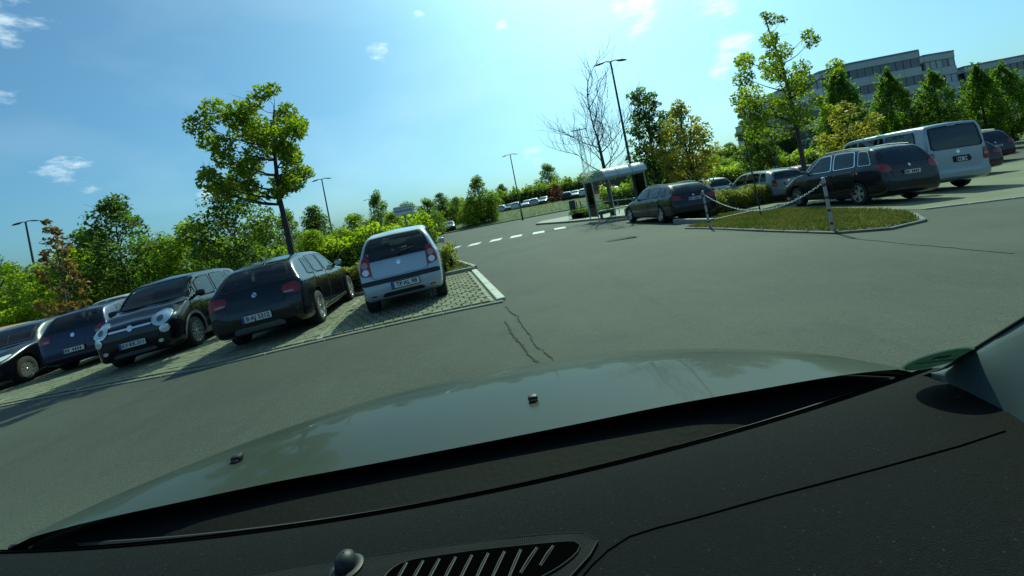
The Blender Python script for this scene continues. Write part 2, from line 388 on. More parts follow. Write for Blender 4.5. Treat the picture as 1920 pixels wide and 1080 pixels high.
for i, (r, cc, x, d) in enumerate(cells):
    px, py = bay(x, d); z = gz(px, py) + .004 + random.uniform(-.004, .004)
    if i < 300:
        o = bpy.data.objects.new('paver', paver_me[0 if random.random() < .65 else 1]); C.objects.link(o); o.parent = bays
        o.location = (px, py, z); o.rotation_euler = (random.uniform(-.012, .012), random.uniform(-.012, .012), ang + random.uniform(-.015, .015))
    else:
        rest.box((px, py, z), (PW - GAP, PD - GAP, .058), Matrix.Rotation(ang, 3, 'Z'))
o = mk('more_pavers', rest, MT['paver'], bays); o['kind'] = 'stuff'
def kerb_run(parent, p0, p1, n, w, h, mat, name='kerb_stone', sink=.1):
    p0, p1 = Vector(p0[:2]), Vector(p1[:2]); L_ = (p1 - p0).length / n; rz = math.atan2(p1.y - p0.y, p1.x - p0.x)
    b = MB(); b.rbox((0, 0, (h - sink) / 2), (L_ - .012, w, h + sink), .012, 1); me = b.mesh(name); me.materials.append(mat)
    for i in range(n):
        p = p0.lerp(p1, (i + .5) / n); o = bpy.data.objects.new(name, me); C.objects.link(o); o.parent = parent
        e = .2; s = (gz(p.x + math.cos(rz) * e, p.y + math.sin(rz) * e) - gz(p.x - math.cos(rz) * e, p.y - math.sin(rz) * e)) / (2 * e)
        o.location = (p.x, p.y, gz(p.x, p.y) + random.uniform(-.003, .003)); o.rotation_euler = (0, -math.atan(s), rz + random.uniform(-.004, .004))
kerb_run(bays, bay(-17, 0), bay(-5.4, 0), 12, .11, .02, MT['edge'], 'edge_stone'); kerb_run(bays, bay(-5.4, 0), bay(-.42, 0), 5, .11, .02, MT['edge'], 'edge_stone')
kerb_run(bays, bay(-.44, .1), bay(-.44, 4.75), 5, .15, .05, MT['concrete_pale'], 'pale_edge_stone')
kerb_run(bays, bay(-.60, .1), bay(-.60, 4.75), 30, .075, .03, MT['concrete'], 'pale_cobble')
kerb_run(bays, bay(-17, 4.85), bay(-5.4, 4.85), 12, .12, .12, MT['concrete'], 'kerb_stone'); kerb_run(bays, bay(-5.4, 4.85), bay(-.40, 4.85), 5, .12, .12, MT['concrete'], 'kerb_stone')
for x in (-3.55, -6.05, -8.6, -11.3):            # pale rows of stone between the bays
    kerb_run(bays, bay(x, .1), bay(x, 4.7), 6, .10, .03, MT['concrete'], 'divider_stone')
# ---------------------------------------------------------------- verge behind the row, its corner by the lane
def slab(name, poly, dz0, dz1, mat, kind='structure', parent=None):
    mb = MB(); mb.prism(poly, lambda x, y: gz(x, y) + dz0, lambda x, y: gz(x, y) + dz1); o = mk(name, mb, mat, parent)
    if kind: o['kind'] = kind
    return o
def fine_slab(name, poly, dz, mat, step=.8, kind='structure'):
    """flat-topped patch that follows the ground; poly convex-ish, split by a grid"""
    bm = bmesh.new(); vs_ = [bm.verts.new((x, y, 0)) for x, y in poly]; bm.faces.new(vs_)
    xs = [p[0] for p in poly]; ys = [p[1] for p in poly]
    for lo, hi, nrm in ((min(xs), max(xs), (1, 0, 0)), (min(ys), max(ys), (0, 1, 0))):
        t = lo + step
        while t < hi:
            bmesh.ops.bisect_plane(bm, geom=bm.verts[:] + bm.edges[:] + bm.faces[:], plane_co=(t * nrm[0], t * nrm[1], 0), plane_no=nrm); t += step
    for v in bm.verts: v.co.z = gz(v.co.x, v.co.y) + dz
    me = bpy.data.meshes.new(name); bm.to_mesh(me); bm.free()
    for p in me.polygons: p.use_smooth = True
    o = mk(name, me, mat)
    if kind: o['kind'] = kind
    return o
verge_poly = [bay(-17, 4.93), bay(-5.4, 4.93), bay(-.45, 4.93), bay(-.75, 7.5), bay(-1.2, 9.0), bay(-17, 8.0)]
fine_slab('verge', verge_poly, .10, MT['earth'])
vk = empty('verge_kerb', (0, 0, 0)); vk['kind'] = 'structure'
kerb_run(vk, bay(-.38, 4.95), bay(-.68, 7.5), 3, .12, .13, MT['concrete'])
kerb_run(vk, bay(-.68, 7.5), bay(-1.13, 9.0), 2, .12, .13, MT['concrete'])
# second car park behind the verge
sheet('rear_car_park', -40, -6.5, 15.3, 21, 36, 10, .006, MT['asphalt'])['kind'] = 'structure'
# ---------------------------------------------------------------- grass island with hedge on the other side of the lane
isl = [(5.15, 13.0), (5.42, 11.9), (5.68, 9.9), (6.0, 8.05), (6.6, 7.75), (7.6, 8.15), (8.5, 9.3), (9.0, 10.6), (9.25, 13.2), (9.0, 16.2), (7.6, 16.0), (6.2, 13.9)]
fine_slab('grass_island', isl, .05, MT['earth'], .5)
ik = empty('island_kerb', (0, 0, 0)); ik['kind'] = 'structure'
for a, b, n in (((5.08, 13.0), (5.36, 11.9), 2), ((5.36, 11.9), (5.62, 9.9), 3), ((5.62, 9.9), (5.93, 8.05), 3), ((5.93, 8.05), (6.6, 7.68), 1), ((6.6, 7.68), (7.62, 8.07), 2), ((7.62, 8.07), (8.56, 9.26), 2)):
    kerb_run(ik, a, b, n, .08, .045, MT['edge'])
# low kerb between hedge and grass
kerb_run(ik, gnd(1266, 419), gnd(1338, 419), 2, .16, .16, MT['concrete'])
kerb_run(ik, gnd(1338, 418), gnd(1488, 384), 5, .10, .12, MT['concrete'])
# bay surface under the estate car and the van
fine_slab('bay_paving', [(9.3, 9.9), (12, 9.6), (20, 10.4), (26, 11.5), (27, 20), (9.6, 20), (9.45, 13)], .008, MT['paver'], 1.0)
bk = empty('bay_kerb', (0, 0, 0)); bk['kind'] = 'structure'
kerb_run(bk, (9.3, 9.82), (12, 9.52), 3, .10, .03, MT['concrete'], 'edge_stone')
kerb_run(bk, (12, 9.52), (20, 10.32), 8, .10, .03, MT['concrete'], 'edge_stone')
# pavement island at the bus stop
bus_poly = [tuple(gnd(u, v)[:2]) for u, v in ((1003, 423), (1075, 426), (1168, 419))]
bus_poly = [(1.6, 31.8), (3.4, 27.3), (6.2, 23.4), (12.5, 22.2), (19, 22.4), (19, 30), (9.5, 33), (5.0, 36.5), (2.3, 35.0)]
fine_slab('pavement', bus_poly, .11, MT['concrete'], 1.0)
pk = empty('pavement_kerb', (0, 0, 0)); pk['kind'] = 'structure'
for a, b in zip(bus_poly, bus_poly[1:] + bus_poly[:1]):
    n = max(1, int((Vector(b) - Vector(a)).length / 1.2)); kerb_run(pk, a, b, n, .14, .125, MT['concrete'])
# far verge beyond the crossing road
fine_slab('far_verge', [(-30, 60), (6, 55.5), (16, 48), (40, 44), (60, 44), (60, 76), (-30, 76)], .10, pmat('bank_turf', (0.05, 0.085, 0.016), 0.95, var=(0.5, 1.0, (0.075, 0.10, 0.026)), bump=(6, 0.8)), 2.5)
fk = empty('far_kerb', (0, 0, 0)); fk['kind'] = 'structure'
kerb_run(fk, (-29, 59.9), (6, 55.4), 16, .18, .14, MT['concrete']); kerb_run(fk, (6, 55.4), (16, 47.9), 6, .18, .14, MT['concrete'])
sheet('far_car_park', -30, 60, 76, 100, 30, 12, .01, MT['asphalt'])['kind'] = 'structure'
# ================================================================ CARS
def pchip(keys):
    x = np.array([k[0] for k in keys], float); y = np.array([k[1] for k in keys], float)
    h = np.diff(x); d = np.diff(y) / h; m = np.zeros(len(x)); m[0], m[-1] = d[0], d[-1]
    for i in range(1, len(x) - 1):
        if d[i - 1] * d[i] > 0:
            w1, w2 = 2 * h[i] + h[i - 1], h[i] + 2 * h[i - 1]; m[i] = (w1 + w2) / (w1 / d[i - 1] + w2 / d[i])
    def f(t):
        t = np.clip(t, x[0], x[-1]); i = np.clip(np.searchsorted(x, t, side='right') - 1, 0, len(x) - 2)
        s = (t - x[i]) / h[i]
        return (1 + 2 * s) * (1 - s) ** 2 * y[i] + s * (1 - s) ** 2 * h[i] * m[i] + s * s * (3 - 2 * s) * y[i + 1] + s * s * (s - 1) * h[i] * m[i + 1]
    return f
BASE = dict(clear=.19, roofw=.74, tailw=.80, hoodw=.74, zbf=.34)
def shape(S):
    """curves of a car along its length l (0 = nose, L = tail)"""
    S = {**BASE, **S}; L, W, H = S['L'], S['W'], S['H']
    zn, zh, lc, lw, lr, zr, lt, zt, zbp = (S[k] for k in ('zn', 'zh', 'lc', 'lw', 'lr', 'zr', 'lt', 'zt', 'zbump'))
    S['top'] = pchip([(0, zn - .20), (.03, zn - .11), (.10, zn - .035), (.24, zn), (lc * .6, zn + (zh - zn) * .72), (lc, zh), (lc + (lw - lc) * .5, zh + (H - zh) * .56), (lw, H - .055), (lw + .35, H - .012), ((lw + lr) / 2 + .1, H), (lr - .35, (zr + H) / 2 + .005), (lr, zr), (lt, zt), (L - .02, zbp + .02), (L, zbp - .10)])
    S['belt'] = pchip([(0, zn - .28), (.1, zn - .14), (.35, zn - .075), (lc, zh - .055), (lw, S['zb1']), (lr, S['zb2']), (lt, zt - .02), (L - .02, zbp - .03), (L, zbp - .16)])
    c = S['clear']
    S['bot'] = pchip([(0, c + .14), (.04, c + .07), (.16, c + .015), (.4, c), (L - .5, c), (L - .14, c + .05), (L - .03, c + .11), (L, c + .18)])
    w = W / 2
    S['wid'] = pchip([(0, .66 * w), (.025, .76 * w), (.08, .85 * w), (.2, .925 * w), (.5, .985 * w), (.9, w), (L - .9, w), (L - .45, .985 * w), (L - .2, .972 * w), (L - .07, .945 * w), (L - .02, .90 * w), (L, .84 * w)])
    S['rw'] = pchip([(0, .5 * w), (.25, S['hoodw'] * w * .92), (lc, S['hoodw'] * w), (lw, (S['roofw'] + .015) * w), (lr, (S['roofw'] - .005) * w), (lt, S['tailw'] * w), (L - .02, .78 * w), (L, .66 * w)])
    return S
def body_mesh(S, nx=34, sub=3):
    L = S['L']
    ls = np.unique(np.round(np.concatenate([np.linspace(0, .12, 7), np.linspace(.12, .9, 11), np.linspace(.9, L - .95, nx), np.linspace(L - .95, L - .2, 17), np.linspace(L - .2, L, 11)]), 4))
    V, rings = [], []
    K = 12; tk = np.arange(K, dtype=float); ts = np.linspace(0, K - 1, (K - 1) * sub + 1)
    for l in ls:
        top, belt, bot, w, rw = float(S['top'](l)), float(S['belt'](l)), float(S['bot'](l)), float(S['wid'](l)), float(S['rw'](l))
        belt = min(belt, top - .03); g = top - belt; hb = belt - bot; rw = min(rw, w * .93)
        wb = w * .955
        k = min(g / .35, 1.0)                              # full greenhouse or flat hood
        px = [0, .84 * w, .955 * w, .985 * w, w, .992 * w, wb, wb + (rw - wb) * (.47 if k > .5 else .42), rw + .0, rw * .90, rw * .48, 0]
        pz = [bot, bot, bot + .05 * min(1, hb / .3), bot + .25 * hb, bot + .58 * hb, bot + .90 * hb, belt, belt + g * .5, belt + g * .895, belt + g * .965, top, top + .012]
        fx, fz = pchip(list(zip(tk, px))), pchip(list(zip(tk, pz)))
        hx, hz = fx(ts), fz(ts); y = L / 2 - l
        half = [(float(a), y, float(b)) for a, b in zip(hx, hz)]
        ring = half + [(-a, y_, b) for a, y_, b in half[-2:0:-1]]
        rings.append(len(V)); V += ring
    n = len(ring); F = []
    for i in range(len(ls) - 1):
        for j in range(n): F.append((i * n + j, i * n + (j + 1) % n, (i + 1) * n + (j + 1) % n, (i + 1) * n + j))
    F.append(tuple(reversed(range(n)))); F.append(tuple((len(ls) - 1) * n + j for j in range(n)))
    return V, F
def chaikin(P, it=2):
    """round the corners of a polygon: it = 1 small radius, 2 medium, 3 large"""
    rad = {1: .022, 2: .055, 3: 34.0}[it]; Q = []; n = len(P)
    for i in range(n):
        p, a, b = P[i], P[i - 1], P[(i + 1) % n]
        la, lb = math.hypot(a[0] - p[0], a[1] - p[1]), math.hypot(b[0] - p[0], b[1] - p[1])
        ra, rb = min(rad, la * .45) / max(la, 1e-9), min(rad, lb * .45) / max(lb, 1e-9)
        s_, e_ = (p[0] + (a[0] - p[0]) * ra, p[1] + (a[1] - p[1]) * ra), (p[0] + (b[0] - p[0]) * rb, p[1] + (b[1] - p[1]) * rb)
        for k in range(5):
            t = k / 4; Q.append(((1 - t) ** 2 * s_[0] + 2 * t * (1 - t) * p[0] + t * t * e_[0], (1 - t) ** 2 * s_[1] + 2 * t * (1 - t) * p[1] + t * t * e_[1]))
    return Q
def resample(P, n):
    P = P + P[:1]; d = [0]
    for a, b in zip(P[:-1], P[1:]): d.append(d[-1] + math.hypot(b[0] - a[0], b[1] - a[1]))
    out = []
    for k in range(n):
        t = d[-1] * k / n; i = max(j for j in range(len(d)) if d[j] <= t + 1e-12); i = min(i, len(P) - 2)
        s = (t - d[i]) / max(d[i + 1] - d[i], 1e-9); out.append((P[i][0] + (P[i + 1][0] - P[i][0]) * s, P[i][1] + (P[i + 1][1] - P[i][1]) * s))
    return out
class Car:
    def __init__(s, name, label, S, paint_mat, x, y, heading, group=None, cat='car', inside=True, rim='alloy', glass='glass', cat_holes=True):
        s.S = shape(S); S = s.S; s.L = S['L']; s.paint = paint_mat
        hx, hy = -math.sin(heading), math.cos(heading); d = s.L * .3
        dzf = gz(x + hx * d, y + hy * d); dzr = gz(x - hx * d, y - hy * d); rx_, ry_ = hy, -hx
        dl, dr = gz(x - rx_ * .7, y - ry_ * .7), gz(x + rx_ * .7, y + ry_ * .7)
        s.root = empty(name, (x, y, (dzf + dzr) / 2 + .012)); s.root.rotation_euler = (math.atan2(dzf - dzr, 2 * d), -math.atan2(dr - dl, 1.4), heading)
        tag(s.root, label, cat, group)
        s.V, s.F = body_mesh(S); s.bvh = BVHTree.FromPolygons([Vector(v) for v in s.V], s.F)
        s.holes = []; s.glassm = MT[glass]; s.rim = rim; s.inside = inside
    def hit(s, p, view, side=1):
        L = s.L
        if view == 'side': o, d = Vector((side * 3, L / 2 - p[0], p[1])), Vector((-side, 0, 0))
        elif view == 'rear': o, d = Vector((p[0], -L, p[1])), Vector((0, 1, 0))
        elif view == 'front': o, d = Vector((p[0], L, p[1])), Vector((0, -1, 0))
        else: o, d = Vector((p[0], L / 2 - p[1], 4)), Vector((0, 0, -1))
        h = s.bvh.ray_cast(o, d)
        if h[0] is None: h = s.bvh.find_nearest(o + d * (3 if view == 'side' else L / 2))
        n = h[1] if h[1].dot(d) < 0 else -h[1]
        return h[0], n
    def decal(s, name, poly, view, mat, side=1, off=.006, parent=None, rnd=2, n=32, rings=5, inner=None, sink=.012, smooth=40):
        """panel that hugs the body: poly in (l,z), (x,z) or (x,l)"""
        if view == 'side' and side < 0: pass
        P = chaikin(poly, rnd) if rnd else poly
        P = resample(P, n); cx, cy = sum(p[0] for p in P) / n, sum(p[1] for p in P) / n
        ks = [1.0 - (1 - (inner or 0)) * k / rings for k in range(rings + 1)]
        if inner is None: ks = ks[:-1]
        V = []
        for k in ks:
            for p in P:
                q = (cx + (p[0] - cx) * k, cy + (p[1] - cy) * k); h, nn = s.hit(q, view, side); V.append(h + nn * off)
        F = []
        for i in range(len(ks) - 1):
            for j in range(n): F.append((i * n + j, i * n + (j + 1) % n, (i + 1) * n + (j + 1) % n, (i + 1) * n + j))
        if inner is None:
            h, nn = s.hit((cx, cy), view, side); V.append(h + nn * off); c = len(V) - 1; b = (len(ks) - 1) * n
            F += [(b + j, b + (j + 1) % n, c) for j in range(n)]
        o0 = len(V)
        for p in P:
            h, nn = s.hit(p, view, side); V.append(h - nn * sink)
        F += [(j, o0 + j, o0 + (j + 1) % n, (j + 1) % n) for j in range(n)]
        me = bpy.data.meshes.new(name); me.from_pydata([tuple(v) for v in V], [], F)
        bm = bmesh.new(); bm.from_mesh(me); bmesh.ops.recalc_face_normals(bm, faces=bm.faces[:])
        nrm = {'side': (side, 0, 0), 'rear': (0, -1, 0), 'front': (0, 1, 0), 'top': (0, 0, 1)}[view]
        if sum((f.normal.dot(Vector(nrm)) * f.calc_area() for f in bm.faces)) < 0: bmesh.ops.reverse_faces(bm, faces=bm.faces[:])
        bm.to_mesh(me); bm.free()
        me.polygons.foreach_set('use_smooth', [True] * len(me.polygons)); me.set_sharp_from_angle(angle=R(smooth))
        return mk(name, me, mat, parent or s.root)
    def window(s, poly, view, side=1, name='window', mat=None, frame=MT['black'], rnd=2, cut=True, n=36):
        w = s.decal(name, poly, view, mat or s.glassm, side, off=.004, rnd=rnd, n=n, sink=.0)
        s.decal('window_frame', poly, view, frame, side, off=.008, parent=w, rnd=rnd, n=n, rings=2, inner=.925)
        if cut and s.inside: s.holes.append((chaikin(poly, rnd), view, side))
        return w
    def both(s, fn, *a, **k):
        for sd in (1, -1): fn(*a, side=sd, **k)
    def side_glass(s, splits, up=.075, lo=.015, **k):
        """splits: list of (front bottom l, front top l, rear top l, rear bottom l)"""
        T, B = s.S['top'], s.S['belt']
        for fb, ft, rt, rb in splits:
            z = lambda l: float(B(l)) + lo
            zt = lambda l: float(T(l)) - up
            m = (ft + rt) / 2
            poly = [(fb, z(fb)), (ft, max(zt(ft), z(ft) + .05)), (m, zt(m)), (rt, max(zt(rt), z(rt) + .05)), (rb, z(rb)), ((fb + rb) / 2, z((fb + rb) / 2))]
            for sd in (1, -1): s.window(poly, 'side', sd, **k)
    def door(s, l0, l1, zlo=None, l0b=None, l1b=None, handle=True, hm=None):
        B = s.S['belt']; z0 = zlo or s.S['clear'] + .12
        poly = [(l0, float(B(l0)) - .005), (l1, float(B(l1)) - .005), (l1b or l1, z0), (l0b or l0, z0)]
        for sd in (1, -1):
            d = s.decal('door', poly, 'side', s.paint, sd, off=.0045, rnd=1, n=36, rings=5, sink=.004)
            s.decal('shut_line', poly, 'side', MT['black'], sd, off=.0065, parent=d, rnd=1, n=36, rings=1, inner=.972, sink=.0)
            if handle:
                hl, hz = l1 - .22, float(B(l1 - .2)) - .12
                p, nn = s.hit((hl, hz), 'side', sd); b = MB(); b.rbox(p + nn * .026, (.03, .19, .032), .012, 2); mk('handle', sm(b, 'handle'), hm or s.paint, d)
    def plate(s, view, z, text, x=0.0, w=.52, bars=False):
        p, nn = s.hit((x, z), view); sgn = 1 if view == 'front' else -1
        ax = Vector((0, nn.y, nn.z)).normalized()
        tilt = math.atan2(ax.z, abs(ax.y)) * .5
        rot = Matrix.Rotation(-tilt if view == 'rear' else tilt, 3, 'X') if False else Matrix.Rotation((tilt if view == 'rear' else -tilt), 3, 'X')
        base = empty('number_plate', p + Vector((0, sgn * .03, 0)))
        base.parent = s.root
        # local frame: x to the viewer's right, y up, z to the viewer
        right = Vector((-sgn, 0, 0)); up = rot @ Vector((0, 0, 1)); out = right.cross(up)
        base.rotation_euler = Matrix((right, up, out)).transposed().to_euler()
        b = MB(); b.rbox((0, 0, 0), (w, .11, .012), .004, 1); mk('plate', sm(b, 'plate'), MT['plate'], base)
        b = MB(); b.rbox((0, 0, -.004), (w + .03, .135, .012), .004, 1); mk('plate_holder', sm(b, 'plate_holder'), MT['black'], base)
        b = MB(); b.box((-w / 2 + .024, 0, .007), (.042, .104, .002)); mk('country_band', b, MT['plate_blue'], base)
        if bars:
            b = MB()
            for k in range(7):
                if k != 2: b.box((-w / 2 + .085 + k * .058, 0, .0075), (.034, .07, .002))
            mk('lettering', b, MT['plate_text'], base)['kind'] = 'stuff'
        else:
            cu = bpy.data.curves.new('lettering', 'FONT'); cu.body = text; cu.size = .105; cu.align_x = 'CENTER'; cu.align_y = 'CENTER'; cu.extrude = .001; cu.offset = .0022
            t = bpy.data.objects.new('t', cu); me = bpy.data.meshes.new_from_object(t); bpy.data.objects.remove(t)
            xs = [v.co.x for v in me.vertices]; k = min(1.0, (w - .09) / (max(xs) - min(xs)))
            for v in me.vertices: v.co.x *= k
            me.materials.clear(); me.name = 'lettering'; mk('lettering', me, MT['plate_text'], base, (.02, 0, .0075))['kind'] = 'stuff'
        return base
    def mirrors(s, l, z, mat=None, w=.17):
        for sd in (1, -1):
            p, nn = s.hit((l, z), 'side', sd); b = MB(); b.rbox(p + Vector((sd * (w / 2 + .05), .02, .03)), (w, .11, .13), .045, 3); b.rbox(p + Vector((sd * .03, .01, 0)), (.09, .06, .05), .015, 1)
            m = mk('wing_mirror', sm(b, 'wing_mirror', 60), mat or s.paint, s.root)
            b = MB(); b.rbox(p + Vector((sd * (w / 2 + .05), -.037, .03)), (w - .035, .006, .10), .002, 1); mk('mirror_glass', b, MT['chrome'], m)
    def finish(s, wheels=True, scale=None):
        if scale: s.root.scale = scale
        S, L = s.S, s.L; w = S['W'] / 2
        me = bpy.data.meshes.new('body'); me.from_pydata(s.V, [], s.F)
        bm = bmesh.new(); bm.from_mesh(me); bmesh.ops.recalc_face_normals(bm, faces=bm.faces[:]); bm.to_mesh(me); bm.free()
        me.materials.append(s.paint); me.materials.append(MT['black'])
        body = bpy.data.objects.new('body', me); C.objects.link(body)
        r = S['r']; cut = MB()
        for la in (S['af'], S['ar']):
            for sd in (1, -1): cut.lathe([(0.001, sd * (w - .30)), (r + .055, sd * (w - .30)), (r + .055, sd * (w + .1)), (0.001, sd * (w + .1))], 30, 'X', (0, L / 2 - la, r + .01))
        cm = cut.mesh('cut'); cm.materials.append(MT['black'])
        bm = bmesh.new(); bm.from_mesh(cm); bmesh.ops.remove_doubles(bm, verts=bm.verts[:], dist=.003); bmesh.ops.recalc_face_normals(bm, faces=bm.faces[:]); bm.to_mesh(cm); bm.free()
        co = bpy.data.objects.new('cut', cm); C.objects.link(co)
        md = body.modifiers.new('b', 'BOOLEAN'); md.operation = 'DIFFERENCE'; md.object = co; md.solver = 'EXACT'; md.material_mode = 'TRANSFER'
        bpy.context.view_layer.update(); dg = bpy.context.evaluated_depsgraph_get()
        nm = bpy.data.meshes.new_from_object(body.evaluated_get(dg)); body.modifiers.clear(); body.data = nm; nm.name = 'body'
        bpy.data.objects.remove(co); bpy.data.meshes.remove(me)
        if s.holes:
            bm = bmesh.new(); bm.from_mesh(nm); kill = []
            def inside(P, q):
                r_ = False; n = len(P); j = n - 1
                for i in range(n):
                    if (P[i][1] > q[1]) != (P[j][1] > q[1]) and q[0] < (P[j][0] - P[i][0]) * (q[1] - P[i][1]) / (P[j][1] - P[i][1]) + P[i][0]: r_ = not r_
                    j = i
                return r_
            H_ = []
            for P, view, sd in s.holes:
                cx, cy = sum(p[0] for p in P) / len(P), sum(p[1] for p in P) / len(P); H_.append(([(cx + (p[0] - cx) * .955, cy + (p[1] - cy) * .955) for p in P], view, sd))
            for f in bm.faces:
                c = f.calc_center_median(); nn = f.normal
                if c.z < .6: continue
                for P, view, sd in H_:
                    if view == 'side' and nn.x * sd > .3 and inside(P, (L / 2 - c.y, c.z)): kill.append(f); break
                    if view == 'rear' and nn.y < -.12 and c.y < -L * .12 and inside(P, (c.x, c.z)): kill.append(f); break
                    if view == 'front' and nn.y > .12 and c.y > -L * .1 and inside(P, (c.x, c.z)): kill.append(f); break
            bmesh.ops.delete(bm, geom=kill, context='FACES'); bm.to_mesh(nm); bm.free()
        nm.polygons.foreach_set('use_smooth', [True] * len(nm.polygons)); nm.set_sharp_from_angle(angle=R(42))
        body.parent = s.root
        if s.inside:
            b = MB(); zb = S['clear'] + .12; zt = min(S['zb1'], S['zb2']) - .06; hw = w * .86; y0, y1 = L / 2 - S['lc'] - .1, L / 2 - S['lt'] + .12
            b.add([(-hw, y0, zb), (hw, y0, zb), (hw, y1, zb), (-hw, y1, zb), (-hw, y0, zt), (hw, y0, zt), (hw, y1, zt), (-hw, y1, zt)], [(0, 1, 2, 3), (0, 1, 5, 4), (1, 2, 6, 5), (2, 3, 7, 6), (3, 0, 4, 7)])
            b.rbox((0, y0 - .32, zt - .02), (hw * 2, .45, .20), .06, 2)
            mk('cabin_lining', b, MT['inside'], s.root)
            def seat(x, y, sw):
                b = MB(); hh = zt - .48; b.rbox((x, y + .05, .46), (sw, .50, .16), .05, 2); b.rbox((x, y - .24, .46 + .31), (sw, .13, .60), .05, 2, Matrix.Rotation(.16, 3, 'X'))
                for hx in ((0,) if sw < .7 else (-sw * .28, sw * .28)): b.rbox((x + hx, y - .31, 1.14 if S['H'] < 1.6 else 1.24), (.27, .10, .20), .04, 2)
                mk('seat', sm(b, 'seat'), MT['seat'], s.root)
            yf = L / 2 - S['lw'] - .55
            seat(-w * .45, yf, .50); seat(w * .45, yf, .50); seat(0, yf - .85, w * 1.45)
            b = MB(); b.lathe([(.165, -.012), (.18, 0), (.165, .012), (.15, 0), (.165, -.012)], 20, 'Y', (0, 0, 0)); mk('steering_wheel', b, MT['black'], s.root, (-w * .45, yf + .55, zt + .04), (R(-25), 0, 0))
        if wheels:
            for la in (S['af'], S['ar']):
                for sd in (1, -1):
                    t, rm = wheel_meshes(r, s.rim)
                    o = bpy.data.objects.new('wheel', t); C.objects.link(o); o.parent = s.root; o.location = (sd * (w - .115), L / 2 - la, r); o.rotation_euler = (random.uniform(0, 6), 0, 0 if sd > 0 else math.pi)
                    q = bpy.data.objects.new('rim', rm); C.objects.link(q); q.parent = o
        return s.root
_wh = {}
def wheel_meshes(r, rim):
    key = (round(r, 3), rim)
    if key in _wh: return _wh[key]
    b = MB(); hw = .105
    b.lathe([(r * .66, -hw), (r * .90, -hw), (r * .975, -hw * .82), (r, -hw * .45), (r, hw * .45), (r * .975, hw * .82), (r * .90, hw), (r * .70, hw * 1.02), (r * .66, hw * .8), (r * .66, -hw)], 34, 'X')
    t = b.mesh('wheel', 40); t.materials.append(MT['rubber'])
    b = MB(); r0 = r * .69
    b.lathe([(r0, hw * .55), (r0, hw * .98), (r0 * .93, hw * .98), (r0 * .90, hw * .45), (r0 * .90, -hw * .8), (r0, -hw * .8)], 34, 'X')
    n = {'alloy': 5, 'alloy_dark': 5, 'multi': 10, 'y': 6}[rim]
    for k in range(n):
        a = 2 * math.pi * k / n
        for da in ((-.10, .10) if rim in ('alloy', 'alloy_dark') else ((-.16, .16) if rim == 'y' else (-.07, .07))):
            a0, a1 = a + da * .3, a + da * (1.9 if rim != 'y' else 1.6)
            p0 = Vector((hw * .78, math.cos(a0) * r0 * .14, math.sin(a0) * r0 * .14)); p1 = Vector((hw * .86, math.cos(a1) * r0 * .94, math.sin(a1) * r0 * .94))
            d = (p1 - p0).normalized(); nrm = Vector((1, 0, 0)); t_ = nrm.cross(d).normalized(); ww = (.024 if n == 5 else .018) * r / .3
            b.add([p0 - t_ * ww * .9, p0 + t_ * ww * .9, p1 + t_ * ww * 1.05, p1 - t_ * ww * 1.05, p0 - t_ * ww * 1.1 - nrm * .04, p0 + t_ * ww * 1.1 - nrm * .04, p1 + t_ * ww * 1.2 - nrm * .03, p1 - t_ * ww * 1.2 - nrm * .03], [(0, 1, 2, 3), (0, 4, 5, 1), (1, 5, 6, 2), (2, 6, 7, 3), (3, 7, 4, 0)])
    b.lathe([(.001, hw * .88), (r0 * .13, hw * .86), (r0 * .2, hw * .70), (r0 * .2, hw * .3)], 18, 'X')
    b.slot = 1; b.lathe([(.001, hw * .15), (r0 * .92, hw * .15)], 24, 'X'); b.lathe([(r0 * .30, hw * .20), (r0 * .66, hw * .20)], 24, 'X')
    rm = b.mesh('rim', 40); rm.materials.append(MT['alloy_dark' if rim == 'alloy_dark' else 'alloy']); rm.materials.append(MT['black'])
    _wh[key] = (t, rm); return _wh[key]
def mir(P): return [(-x, z) for x, z in P]
def badge(car, view, z, r, mats, x=0.0, name='emblem'):
    p, nn = car.hit((x, z), view); b = MB(); e = empty(name, p + nn * .004); e.parent = car.root
    e.rotation_euler = nn.to_track_quat('Z', 'Y').to_euler()
    b.lathe([(.001, .010), (r * .78, .009), (r * .78, .013), (r, .012), (r, -.01)], 24); mk('ring', sm(b, 'ring'), mats[0], e)
    if len(mats) > 1:
        for q in range(4):
            b = MB(); n = 6; P = [(0, 0, .0145)] + [(r * .7 * math.cos(math.pi / 2 * (q + k / n)), r * .7 * math.sin(math.pi / 2 * (q + k / n)), .0145) for k in range(n + 1)]
            b.add(P, [(0, k + 1, k + 2) for k in range(n)]); mk('quarter', b, mats[1 + q % 2], e)
    return e
# ---- small pale silver hatchback, tail towards the lane
SPEC = {}
SPEC['small'] = dict(L=3.5, W=1.60, H=1.47, lc=.82, zh=.99, zn=.78, lw=1.42, lr=3.02, zr=1.405, lt=3.40, zt=.97, zbump=.60, zb1=.93, zb2=1.0, af=.62, ar=2.98, r=.285, roofw=.735, tailw=.84)
P_SILVER = paint('pale_silver', (0.40, 0.46, 0.52), .35, .32); P_BLACK = paint('black', (0.0035, 0.0045, 0.008), .0, .22); P_NAVY = paint('navy', (0.004, 0.010, 0.055), .2, .28)
P_GREY = paint('silver_grey', (0.22, 0.27, 0.30), .5, .34); P_RED = paint('red', (0.26, 0.025, 0.03), .15); P_MAROON = paint('maroon', (0.03, 0.008, 0.012), .15); P_WHITE = paint('white', (0.6, 0.62, 0.62), .0)
P_DARKGREY = paint('dark_grey', (0.008, 0.010, 0.014), .2); P_YELLOW = paint('yellow', (0.5, 0.24, 0.02), .0); P_BROWNBLACK = paint('black_graphite', (0.006, 0.0075, 0.010), .1, .3)
